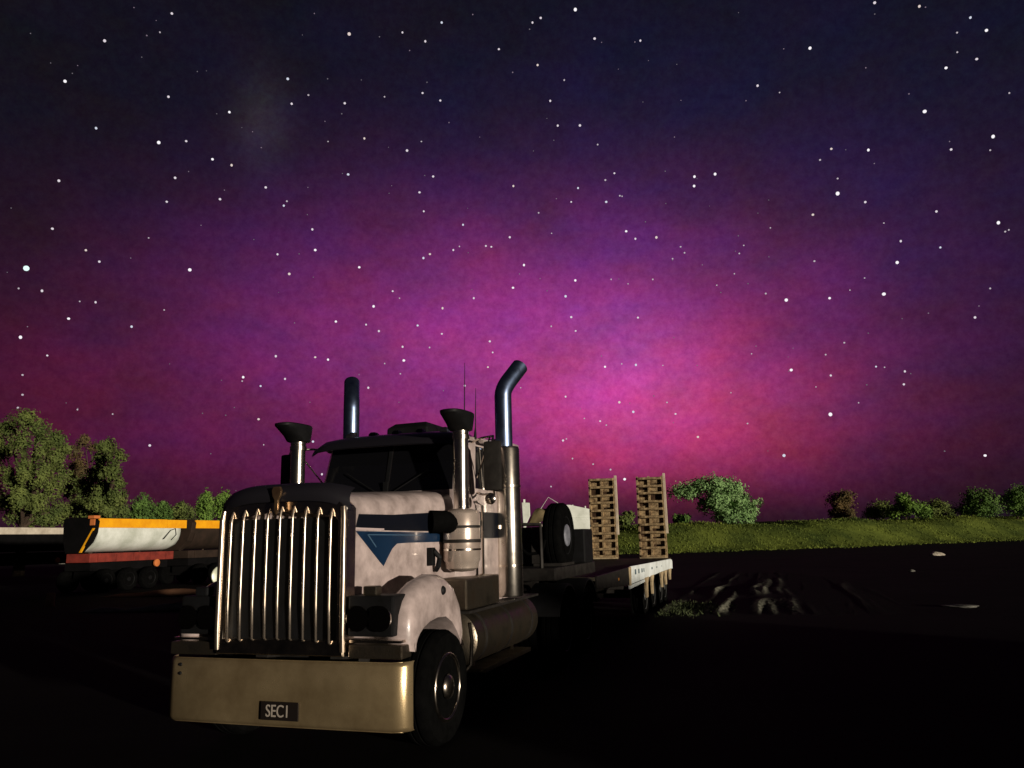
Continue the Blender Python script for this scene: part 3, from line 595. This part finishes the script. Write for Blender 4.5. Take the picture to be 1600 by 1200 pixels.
# pale hopper trailer beyond the low loader
D = tag(empty('hopper_trailer', (1.8, 33, 0)), 'white hopper trailer with a brown tarpaulin load, behind the spare wheel', 'trailer')
MB().prism([(-1.52, 3.32), (-1.18, 3.30), (-1.17, 2.75), (-1.32, 2.45), (-1.40, 2.1), (-1.47, 2.1)], 'y', 0, 2.2).build('front_bulkhead', 'tub_white', D, bevel=.03)
MB().box(-1.44, -1.36, .3, .38, 3.28, 3.46).build('bulkhead_pin', 'tub_white', D)
MB().prism([(.1, 3.18), (.52, 3.17), (1.50, 2.94), (1.50, 2.3), (1.30, 1.62), (1.18, 1.62), (.1, 2.0)], 'y', 0, 2.2).build('rear_bin', 'tub_white', D, bevel=.03)
MB().box(.2, 1.35, -.03, -.002, 2.62, 2.66).build('bin_rib', 'tub_white', D)
for x in (.62, 1.15): MB().box(x, x + .05, .02, .08, 3.0, 3.24 - .12 * x).build('bin_pin', 'tub_white', D)
rows = []
for v in np.linspace(0, 1, 9):
    rows.append([(x, .15 + 1.9 * v, 2.15 + (.30 + .68 * math.sin(PI * min(1, max(0, (x + 1.25) / 1.5)) ** .8)) * math.sin(PI * (.12 + .76 * v)) + .05 * math.sin(x * 9 + v * 7)) for x in np.linspace(-1.25, .2, 15)])
MB().loft(rows, False, False).build('tarpaulin', 'tarp', D, smooth=True)
for x0, z0, x1, z1 in ((-.45, 2.2, .02, 2.85), (-.62, 2.2, -.8, 2.45)):
    MB().tube([(x0, -.05, z0), (x1, -.05, z1)], .05, 8).build('diagonal_brace', 'rail_white', D)
MB().tube([(-.7, .8, 3.05), (-.35, .8, 3.55), (.2, .8, 3.2)], .012, 5).build('bow_hoop', 'tub_white', D)
MB().box(-1.5, 1.5, .2, 2.0, 1.2, 2.15).build('hopper_body', 'tub_black', D, bevel=.03)
for x in (-1.1, 1.1):
    for y in (.2, 2.0): wheel(D, x, y, 1, False, rim='wheel_dull', r=.5)
MB().box(-1.4, 1.4, .6, 1.6, .5, 1.2).build('chassis_beam', 'tub_black', D)

# ------------------------------------------------------------------ trees
def leaf_mat(name, a, b):
    m = mat(name, a, b, .75, 0, .55, 4)
    p = m.node_tree.nodes['Principled BSDF']; p.inputs['Subsurface Weight'].default_value = 0
    return m
leaf_mat('leaf_olive', (.135, .165, .045), (.06, .085, .026)); leaf_mat('leaf_green', (.115, .20, .045), (.06, .11, .03))
leaf_mat('leaf_bright', (.17, .28, .05), (.09, .16, .035)); leaf_mat('leaf_sage', (.27, .43, .17), (.13, .23, .08)); leaf_mat('leaf_brown', (.13, .085, .035), (.07, .06, .03))
def tree(name, base, clumps, m, lab, nleaf, leaf=.22, trunk=.22, cat='tree', group=None):
    """clumps: (dx, dy, z, rx, rz) relative to base, z above base"""
    t = tag(empty(name, base), lab, cat, group)
    V = np.zeros((nleaf * 4, 3)); vol = np.array([c[3] ** 2 * c[4] for c in clumps]) ** .8; vol /= vol.sum()
    idx = RN.choice(len(clumps), nleaf, p=vol); C = np.array(clumps)[idx]
    # leaves gather in small sprays spread through each clump's outer shell
    spr = {}
    pos = np.zeros((nleaf, 3)); nrm = np.zeros((nleaf, 3))
    for k, c in enumerate(clumps):
        ii = np.where(idx == k)[0]
        if not len(ii): continue
        ns = max(6, len(ii) // 14)
        d = RN.normal(size=(ns, 3)); d /= np.linalg.norm(d, axis=1)[:, None]; r = RN.uniform(.35, 1.0, ns) ** .5 * (1 + .18 * RN.normal(size=ns))
        q = d * r[:, None] * [c[3], c[3], c[4]]
        j = RN.integers(0, ns, len(ii)); s = .12 * c[3] + .07
        pos[ii] = np.array([c[0], c[1], c[2]]) + q[j] + RN.normal(size=(len(ii), 3)) * s
        nn = d[j] + RN.normal(size=(len(ii), 3)) * .38; nrm[ii] = nn / np.linalg.norm(nn, axis=1)[:, None]
    a = np.cross(nrm, RN.normal(size=(nleaf, 3))); a /= np.linalg.norm(a, axis=1)[:, None]; b = np.cross(nrm, a)
    sz = leaf * RN.uniform(.55, 1.3, (nleaf, 1))
    V[0::4] = pos - a * sz; V[1::4] = pos - b * sz * .45; V[2::4] = pos + a * sz; V[3::4] = pos + b * sz * .45
    V[:, 2] = np.maximum(V[:, 2], .03)
    me = bpy.data.meshes.new('crown'); me.from_pydata(V.tolist(), [], [(4 * i, 4 * i + 1, 4 * i + 2, 4 * i + 3) for i in range(nleaf)])
    link('crown', me, m, t)
    mb = MB(); top = max(c[2] for c in clumps); fork = top * .35
    mb.tube([(0, 0, -.1), (.05, 0, fork * .5), (.0, .05, fork)], [trunk * 1.25, trunk, trunk * .85], 9)
    for c in clumps:
        if c[2] < fork: continue
        mb.tube([(0, .0, fork * .9), (c[0] * .45, c[1] * .45, fork + (c[2] - fork) * .55), (c[0] * .95, c[1] * .95, c[2])], [trunk * .6, trunk * .38, trunk * .12], 6)
    mb.build('trunk', 'bark', t, smooth=True)
    return t
def at(px, py, Y):
    r = ray(px, py); k = Y / r.y; return Vector((r.x * k, Y, CH + r.z * k))
def px_clumps(base, Y, items):
    """items: (px, py, radius px x, radius px z, depth offset)"""
    out = []
    for px, py, rx, rz, dy in items:
        q = at(px, py, Y + dy); s = (Y + dy) / FPX
        out.append((q.x - base[0], q.y - base[1], q.z - base[2], rx * s, rz * s))
    return out
B1 = (-36.6, 58, 0)
tree('gum_tree', B1, px_clumps(B1, 58, [(38, 655, 17, 13, 0), (14, 668, 15, 16, 2), (60, 668, 14, 14, -1), (86, 688, 15, 13, 0), (100, 700, 9, 9, 1), (34, 690, 14, 20, -3), (62, 700, 13, 20, -2), (5, 705, 13, 18, 3), (88, 715, 14, 16, -1), (40, 735, 12, 24, -3), (66, 742, 13, 22, -3), (96, 742, 12, 16, 1), (14, 745, 11, 18, -1), (84, 768, 14, 16, -1), (30, 775, 14, 18, -3), (58, 785, 14, 16, -2), (8, 785, 12, 16, 1), (-18, 690, 20, 30, 2), (-20, 750, 20, 40, 1), (92, 798, 14, 14, 1), (40, 808, 26, 10, 1), (75, 812, 22, 8, 1)]), 'leaf_olive', 'tallest tree, olive green, at the left edge', 21000, .125, .34, 'tree', 'trees behind the side tippers')
B2 = (-31.2, 60, 0)
tree('gum_tree', B2, px_clumps(B2, 60, [(166, 698, 13, 11, 0), (181, 715, 12, 11, -2), (158, 718, 12, 12, 1), (176, 738, 13, 11, -2), (150, 742, 13, 13, 3), (184, 755, 10, 8, 0), (132, 762, 14, 15, 4), (160, 765, 12, 13, 1), (182, 778, 13, 14, -2), (150, 785, 13, 13, -2), (125, 790, 15, 14, 3), (168, 798, 13, 11, -2), (190, 800, 11, 13, 0), (140, 808, 22, 9, 1)]), 'leaf_olive', 'second tall olive tree from the left edge', 13000, .125, .28, 'tree', 'trees behind the side tippers')
B2b = (-38.0, 70, 0)
tree('gum_tree', B2b, px_clumps(B2b, 70, [(132, 690, 11, 9, 0), (118, 706, 11, 12, 0), (143, 700, 7, 7, 0), (122, 735, 14, 18, 0), (112, 765, 12, 18, 0), (115, 800, 14, 16, 0)]), 'leaf_brown', 'brownish thin-crowned tree showing between the two tall left trees', 4000, .13, .2, 'tree', 'trees behind the side tippers')
shr = [(222, 790, 20, 17, 'leaf_green', 'round green shrub nearest the tall left trees'), (255, 797, 13, 13, 'leaf_green', 'small green shrub above the white tipper'), (284, 797, 20, 13, 'leaf_olive', 'low dark olive shrub above the gap in the yellow rail'),
       (320, 785, 13, 20, 'leaf_bright', 'bright pointed shrub above the second yellow rail'), (350, 783, 17, 16, 'leaf_bright', 'bright rounded shrub just left of the grille top')]
for i, (px, py, rx, rz, m, lab) in enumerate(shr):
    Y = 70 + 2 * i; q = at(px, py, Y); b = (q.x, Y, 0)
    it = [(px, py, rx * .75, rz * .7, 0), (px - rx * .5, py + rz * .5, rx * .55, rz * .6, .5), (px + rx * .5, py + rz * .45, rx * .5, rz * .6, -.5), (px + RN.uniform(-4, 4), py - rz * .6, rx * .4, rz * .45, 0), (px, py + 22, rx * .9, 14, 0)]
    tree('shrub', b, px_clumps(b, Y, it), m, lab, 3500, .13, .1, 'shrub', 'shrubs behind the side tippers')
gz = 2.75
BR = (24.6, 95, gz)
tree('spreading_tree', BR, px_clumps(BR, 95, [(1072, 768, 24, 10, 1), (1095, 760, 18, 12, 0), (1118, 758, 18, 12, -1), (1142, 764, 20, 15, -1), (1155, 782, 17, 15, -1), (1120, 782, 20, 14, -1), (1135, 800, 20, 14, 0), (1100, 790, 12, 10, 1), (1170, 800, 14, 13, 1), (1182, 785, 8, 7, 0), (1150, 808, 24, 8, 0)]), 'leaf_sage', 'broad spreading pale green tree on the bank right of the ramps', 14000, .17, .3)
rt = [(1315, 110, [(1313, 785, 17, 14, 0), (1322, 776, 12, 8, -1), (1326, 803, 10, 9, -1), (1308, 803, 12, 10, 1)], 'leaf_brown', 'small lone brownish tree on the right bank', 2200),
      (1380, 112, [(1378, 797, 20, 12, 1), (1362, 803, 12, 9, 0)], 'leaf_olive', 'low dark bush left of the bright green bush', 1400),
      (1415, 108, [(1410, 782, 12, 11, 0), (1424, 794, 14, 11, -1), (1443, 798, 12, 12, -1), (1400, 800, 16, 10, 1)], 'leaf_bright', 'bright green bush on the right bank', 2600),
      (1468, 114, [(1465, 792, 17, 9, 0), (1480, 800, 14, 10, 0), (1455, 800, 12, 8, 0)], 'leaf_olive', 'small dull olive bush right of the bright green bush', 1500),
      (1530, 112, [(1520, 778, 13, 14, 0), (1542, 780, 15, 15, -1), (1535, 797, 24, 12, 0), (1512, 795, 14, 12, 1)], 'leaf_green', 'round green tree second from the right edge', 2800),
      (1590, 112, [(1580, 785, 14, 18, 0), (1596, 775, 16, 16, -1), (1605, 795, 20, 14, 0)], 'leaf_green', 'dark green tree at the right edge', 2600)]
for px, Y, it, m, lab, n_ in rt:
    b = (at(px, 812, Y).x, Y, 2.9); tree('bank_tree', b, px_clumps(b, Y, it), m, lab, n_ * 2, .17, .14, 'tree' if 'tree' in lab else 'bush', 'trees along the right bank')
b = (at(975, 812, 100).x, 100, 2.6); tree('bank_bush', b, px_clumps(b, 100, [(975, 812, 14, 9, 0), (985, 806, 8, 7, 0), (963, 814, 10, 7, 0)]), 'leaf_olive', 'low dark bush on the bank between the ramps', 900, .25, .1, 'bush')
b = (at(1065, 812, 98).x, 98, 2.7); tree('bank_bush', b, px_clumps(b, 98, [(1060, 812, 10, 7, 0), (1070, 811, 9, 7, -1)]), 'leaf_green', 'low green bush at the foot of the spreading tree', 900, .22, .1, 'bush')

# ------------------------------------------------------------------ added, unseen shade fence behind the camera: it keeps the low yard light off the truck's wheels
cz, sz = math.cos(SUN_AZ), math.sin(SUN_AZ)
q_ = tw(1.2, 1.45, 0); u0 = q_.x * cz + q_.y * sz; q_ = tw(1.25, 12.3, 0); u1 = q_.x * cz + q_.y * sz
FX, FH = (u0 + 8 * sz) / cz, .72 + 15.5 / cz * math.tan(SUN_EL); FNUM = int((u1 - u0) / cz / .93) + 1
FN = tag(empty('shade_fence', (FX, -8, 0)), 'unseen sheet iron screen on posts, added behind the camera to shade the truck', 'fence')
mat('iron', (.12, .11, .10), (.07, .05, .04), .6, .3, 3)
def shade_sheet_mesh(h):
    xs = np.linspace(0, .93, 40); w1 = [[(x, .02 * math.sin(x * PI / .076), z) for x in xs] for z in (.05, h)]
    return MB().loft(w1, False, False).loft([[(x, y + .004, z) for x, y, z in q] for q in w1], False, False)
low = high = None
for i in range(FNUM):                      # taller sheets added where the drive wheels are to be shaded
    tall = (FX + i * .93) * cz - 8 * sz > 7.4
    src = high if tall else low
    if src is None:
        o = shade_sheet_mesh(2.62 if tall else FH).build('shade_sheet', 'iron', FN)
        if tall: high = o
        else: low = o
    else:
        o = src.copy(); COL.objects.link(o); o.parent = FN
    o.location = (i * .93, 0, 0)
for i in range(FNUM // 2 + 1):
    o = MB().box(-.04, .04, .03, .11, 0, FH - .04).build('shade_fence_post', 'frame_dark', FN); o.location = (.02 + i * 1.85, 0, 0)

# ------------------------------------------------------------------ stones and posts
def stone(px, py, sx_, sz_, lab, m='stone', cat='stone', group='pale stones left of the truck', name='stone', Y=None):
    r = ray(px, py); k = -CH / r.z; p = Vector((r.x * k, r.y * k, 0)); s = p.y / FPX
    bm = bmesh.new(); bmesh.ops.create_icosphere(bm, subdivisions=3, radius=1)
    a, b_, c_ = RN.uniform(0, 6, 3)
    for v in bm.verts:
        d = v.co.copy(); f_ = 1 + .18 * math.sin(3 * d.x + a) * math.cos(2.5 * d.y + b_) + .12 * math.sin(6 * d.z + c_ + 4 * d.x)
        v.co = Vector((d.x * sx_ * s * f_, d.y * sx_ * s * .8 * f_, max(-.3, d.z) * sz_ * s * f_ + sz_ * s * .25))
    me = bpy.data.meshes.new(name); bm.to_mesh(me); bm.free()
    o = link(name, me, m); o.location = p; return tag(o, lab, cat, group)
stone(268, 893, 9, 14, 'largest pale stone beside the red tipper chassis'); stone(290, 892, 4, 6, 'small pale stone right of the largest pale stone')
stone(311, 888, 4, 6, 'small pale stone farthest from the camera on the left'); stone(318, 896, 4, 8, 'small tall pale stone nearest the far fender mirror')
stone(103, 881, 9, 6, 'flat pale stone at the foot of the black end frame'); stone(155, 905, 6, 4, 'flat dull stone in front of the white tipper')
stone(1465, 868, 9, 5, 'white stone alone on the dark yard at right', 'rail_white', 'stone', None); stone(1425, 893, 5, 2.5, 'flat grey stone below the lone white stone', 'stone', 'stone', None)
stone(1500, 948, 24, 2.5, 'flat pale slab on the dark yard at far right', 'stone', 'stone', None)
def stump(px, py, w_, h_, lab):
    r = ray(px, py); k = -CH / r.z; p = Vector((r.x * k, r.y * k, 0)); s = p.y / FPX
    o = MB().lathe([(0, -.05), (w_ * s * 1.15, -.05), (w_ * s, h_ * s * .3), (w_ * s * .95, h_ * s * .95), (w_ * s * .8, h_ * s), (0, h_ * s * 1.02)], 'z', (0, 0, 0), 14).build('timber_post', 'stump', None, smooth=True)
    o.location = p; tag(o, lab, 'post')
r_ = ray(346, 916); k_ = -CH / r_.z
DR = tag(empty('plastic_drum', (r_.x * k_, r_.y * k_, 0), .25), 'pale drum lying on its side just left of the grille', 'drum')
MB().lathe([(.40, .0), (.44, -.02), (.47, 0), (.475, .08), (.455, .10), (.46, .5), (.475, .53), (.46, .95), (.42, .99), (0, .99)], 'y', (0, 0, .48), 28).build('drum_body', 'mirror_back', DR, smooth=True)
MB().lathe([(0, .05), (.16, .05), (.22, .03), (.40, .015), (.405, .04)], 'y', (0, 0, .48), 28).build('drum_end', 'mirror_back', DR, smooth=True)
MB().lathe([(0, -.015), (.07, -.015), (.08, .0), (.08, .05)], 'y', (.2, .02, .5), 14).build('bung_cap', 'black', DR, smooth=True)
stump(325, 945, 7, 20, 'short pale timber stump left of the far headlight')
stump(78, 948, 6, 20, 'short grey timber stump alone at the far left')

# ------------------------------------------------------------------ stars
STARS = {
 (0, 0, 3.75): [(1007,79,2),(613,239,2.2),(937,189,1.2),(860,208,1),(785,44,.7),(455,384,.6),(381,476,2.5),(987,567,2),(1344,657,2.3),(563,751,2.2),(930,835,2.8),(1091,827,2),(1245,933,2.5),(1357,968,2.2),(345,1059,2.2),(1026,1042,2.2),(1315,1114,1),(1289,1167,2.2),(977,1182,2),(1105,1005,.7),(1480,772,.7),(915,120,.5)],
 (400, 0, 3.75): [(546,199,3),(1088,132,2),(858,190,1.8),(992,242,2),(900,296,.8),(342,79,.8),(1270,85,1),(1423,288,1.8),(186,462,2.2),(307,557,1.5),(209,608,2),(520,605,2),(753,567,1.3),(976,545,1.8),(1080,589,2),(404,711,.8),(422,829,1.2),(1131,718,1),(635,811,2),(969,829,1.2),(885,882,2.2),(31,865,1),(540,1022,2.3),(1038,1034,2.2),(958,1127,2.1),(57,1098,2.2),(181,1179,1.5),(304,1098,.7),(795,1088,.6),(1311,803,.6)],
 (800, 0, 3.75): [(371,56,3),(168,105,2),(120,132,1.8),(484,226,2.2),(752,238,1.8),(720,246,.9),(150,381,1.8),(306,469,1.5),(224,591,2),(268,736,2),(398,735,2.2),(502,847,1.6),(1439,502,2),(1371,590,1),(952,803,1),(990,588,.7),(799,355,.5),(623,405,.5),(600,1015,1.8),(547,1055,1.7),(387,1102,2),(1190,1020,2.8),(1069,1035,2.8),(1067,1090,2.6),(8,1090,2),(260,1164,1),(347,1183,1.8),(552,1183,2.4),(632,1147,1.5),(645,1150,1.2),(525,248,.6),(4,424,1)],
 (1200, 0, 3.75): [(625,16,2.2),(887,37,2.2),(1186,103,2),(1280,178,2.4),(1108,191,1.2),(1109,306,1.2),(1223,346,2),(1043,398,2.3),(246,282,2.8),(92,286,.8),(573,397,.9),(68,542,1.2),(826,550,1),(1414,545,1.2),(918,653,3.2),(1319,800,3),(1064,829,.9),(1073,876,2),(1302,880,1.2),(371,872,2),(588,879,2.4),(305,937,1.7),(623,958,.9),(408,1046,1.5),(408,1134,3.6),(570,1184,2.2),(923,42,.8)],
 (0, 320, 3.75): [(307,140,2.2),(503,266,1.8),(582,333,2),(154,372,4.8),(109,490,1.3),(246,504,2.2),(467,566,1.3),(560,571,1.8),(871,194,1.2),(766,312,.9),(1178,120,.9),(1112,381,3),(402,667,2.3),(120,776,2.8),(161,714,.8),(277,883,1.8),(962,616,1.2),(771,714,2),(132,997,1.7),(132,1113,1.7),(105,1190,1.6),(1425,1010,2.3),(1419,1033,1.4),(455,1195,1)],
 (400, 320, 3.75): [(163,5,1.8),(330,144,2.2),(347,265,2.6),(126,290,2),(195,405,2.4),(605,366,2.3),(983,38,2),(1213,117,2),(1487,190,2),(1347,241,1.8),(1379,246,1.8),(1156,265,1.8),(1192,244,1.3),(1019,289,2.2),(981,312,2.2),(801,506,2),(841,547,1.2),(689,595,2.4),(468,684,2.3),(645,702,1.8),(720,740,2.1),(947,707,2.3),(1093,606,2.3),(1276,547,2),(1089,756,1.8),(859,832,2.2),(1370,800,2.2),(1387,865,1.8),(1017,836,1.5),(866,912,2.9),(116,887,2.2),(347,893,2),(422,907,2.4),(226,692,1),(170,1020,1.8),(27,1062,2),(754,930,1.2),(846,990,1.6),(658,1072,2.2),(1223,1060,2.2),(1359,951,1.9),(316,1157,.8),(838,1157,.7),(1098,1089,.8),(604,995,1)],
 (800, 320, 3.75): [(156,47,1.5),(232,167,1.2),(669,155,2.3),(723,199,2.2),(846,191,2.7),(988,246,1.5),(1011,281,1.7),(941,316,1.3),(70,353,2.3),(6,486,2.3),(371,443,2.5),(314,536,2.3),(347,658,2.2),(230,712,1.6),(373,739,1.9),(738,661,2),(581,437,1.4),(680,463,1.1),(825,437,1.4),(1332,285,1.6),(1358,238,1.2),(1303,404,1.1),(1200,471,1.3),(1487,520,1.5),(545,949,2.4),(726,938,2.4),(643,932,1.2),(524,886,1),(884,941,1.2),(1085,941,.9),(314,1124,1.9),(629,1157,2.4),(908,1158,1.6),(1283,1101,1.1),(51,1072,1.2),(165,432,.9),(44,405,1),(1115,352,.9),(1430,828,.9),(1404,873,1.2)],
 (1200, 320, 3.75): [(263,58,2.2),(987,39,1.8),(1350,105,2.8),(1390,157,1.5),(1411,147,1.3),(778,213,1.9),(1010,250,1.8),(272,330,1.7),(757,338,2.6),(679,107,1.2),(679,523,3.2),(107,558,3.1),(361,547,2.3),(480,500,1.1),(566,429,1.1),(1302,490,1.2),(1236,593,.9),(1213,660,2.2),(447,808,1.7),(338,878,1.4),(633,948,1.8),(683,952,1.1),(802,976,1.9),(796,1052,1.9),(136,968,2.9),(368,1000,1.9),(281,1067,1.1),(531,1160,1.1),(940,635,1),(147,840,.7),(14,135,1.3)],
 (800, 600, 4.0): [(452,215,1.2),(551,232,1.9),(590,257,1.4),(758,174,2.4),(1022,187,1.9),(1162,331,2.4),(1472,247,1.5),(319,353,2),(340,343,1.2),(378,466,1.6),(507,501,1.6),(616,535,1.7),(704,595,2.8),(244,641,1.6),(428,155,.8),(1008,242,.8)],
 (1200, 600, 4.0): [(390,190,3.8),(100,447,3.4),(1357,447,2.3)],
 (0, 0, 1.0): [(28,637,1.6),(121,640,1.2),(176,647,1.3),(234,696,2.2),(404,655,2.3),(489,690,2.0),(503,741,2.0),(412,695,1.2),(446,683,1.6)]}
SKY = tag(empty('sky', (0, 0, 0)), 'night sky with a magenta aurora and many stars', kind='structure')
for i, (c_, e_) in enumerate([((1, .96, 1), 1.0), ((1, .88, .97), .5), ((.95, .72, .95), .22), ((.78, 1, .98), 1.1), ((1, .84, .78), .75), ((1, .9, .98), .74), ((.82, .86, 1), .8)]):
    mat('star%d' % i, (0, 0, 0), None, 1, emit=(c_, e_))
RAD = 4000.0
def ico(sub, m):
    bm = bmesh.new(); bmesh.ops.create_icosphere(bm, subdivisions=sub, radius=1); me = bpy.data.meshes.new('star'); bm.to_mesh(me); bm.free(); me.materials.append(MATS[m]); return me
SM = [ico(2, 'star%d' % i) for i in range(7)]
k = 0
for (x0, y0, sc_), lst in STARS.items():
    for tx_, ty_, s in lst:
        d = ray(x0 + tx_ / sc_, y0 + ty_ / sc_).normalized()
        me = SM[3] if s > 4.5 else (SM[2] if s < 1.05 else SM[1] if s < 1.75 else SM[4] if k % 9 == 4 else SM[6] if k % 7 == 2 else SM[5] if s < 2.25 else SM[0])
        o = bpy.data.objects.new('star', me); COL.objects.link(o); o.parent = SKY; o.location = Vector((0, 0, CH)) + d * RAD
        r_ = (.25 + s * .66) / FPX * RAD; o.scale = (r_ * RN.uniform(.85, 1.1), r_, r_ * RN.uniform(.85, 1.15)); k += 1
mb = MB()
mat('star_dust', (0, 0, 0), None, 1, emit=((.9, .8, .95), .16))
bm = bmesh.new(); bmesh.ops.create_icosphere(bm, subdivisions=1, radius=1); iv = [tuple(v.co) for v in bm.verts]; jf = [tuple(v.index for v in f.verts) for f in bm.faces]; bm.free()
for i in range(700):
    a = RN.uniform(-PI, PI); e = math.asin(RN.uniform(.06, 1)); d = Vector((math.sin(a) * math.cos(e), math.cos(a) * math.cos(e), math.sin(e))); r_ = RN.uniform(.6, 1.1) / FPX * RAD
    mb.add([tuple(d * RAD + Vector(v) * r_) for v in iv], jf)
o = mb.build('faint_stars', 'star_dust', SKY); o['kind'] = 'stuff'
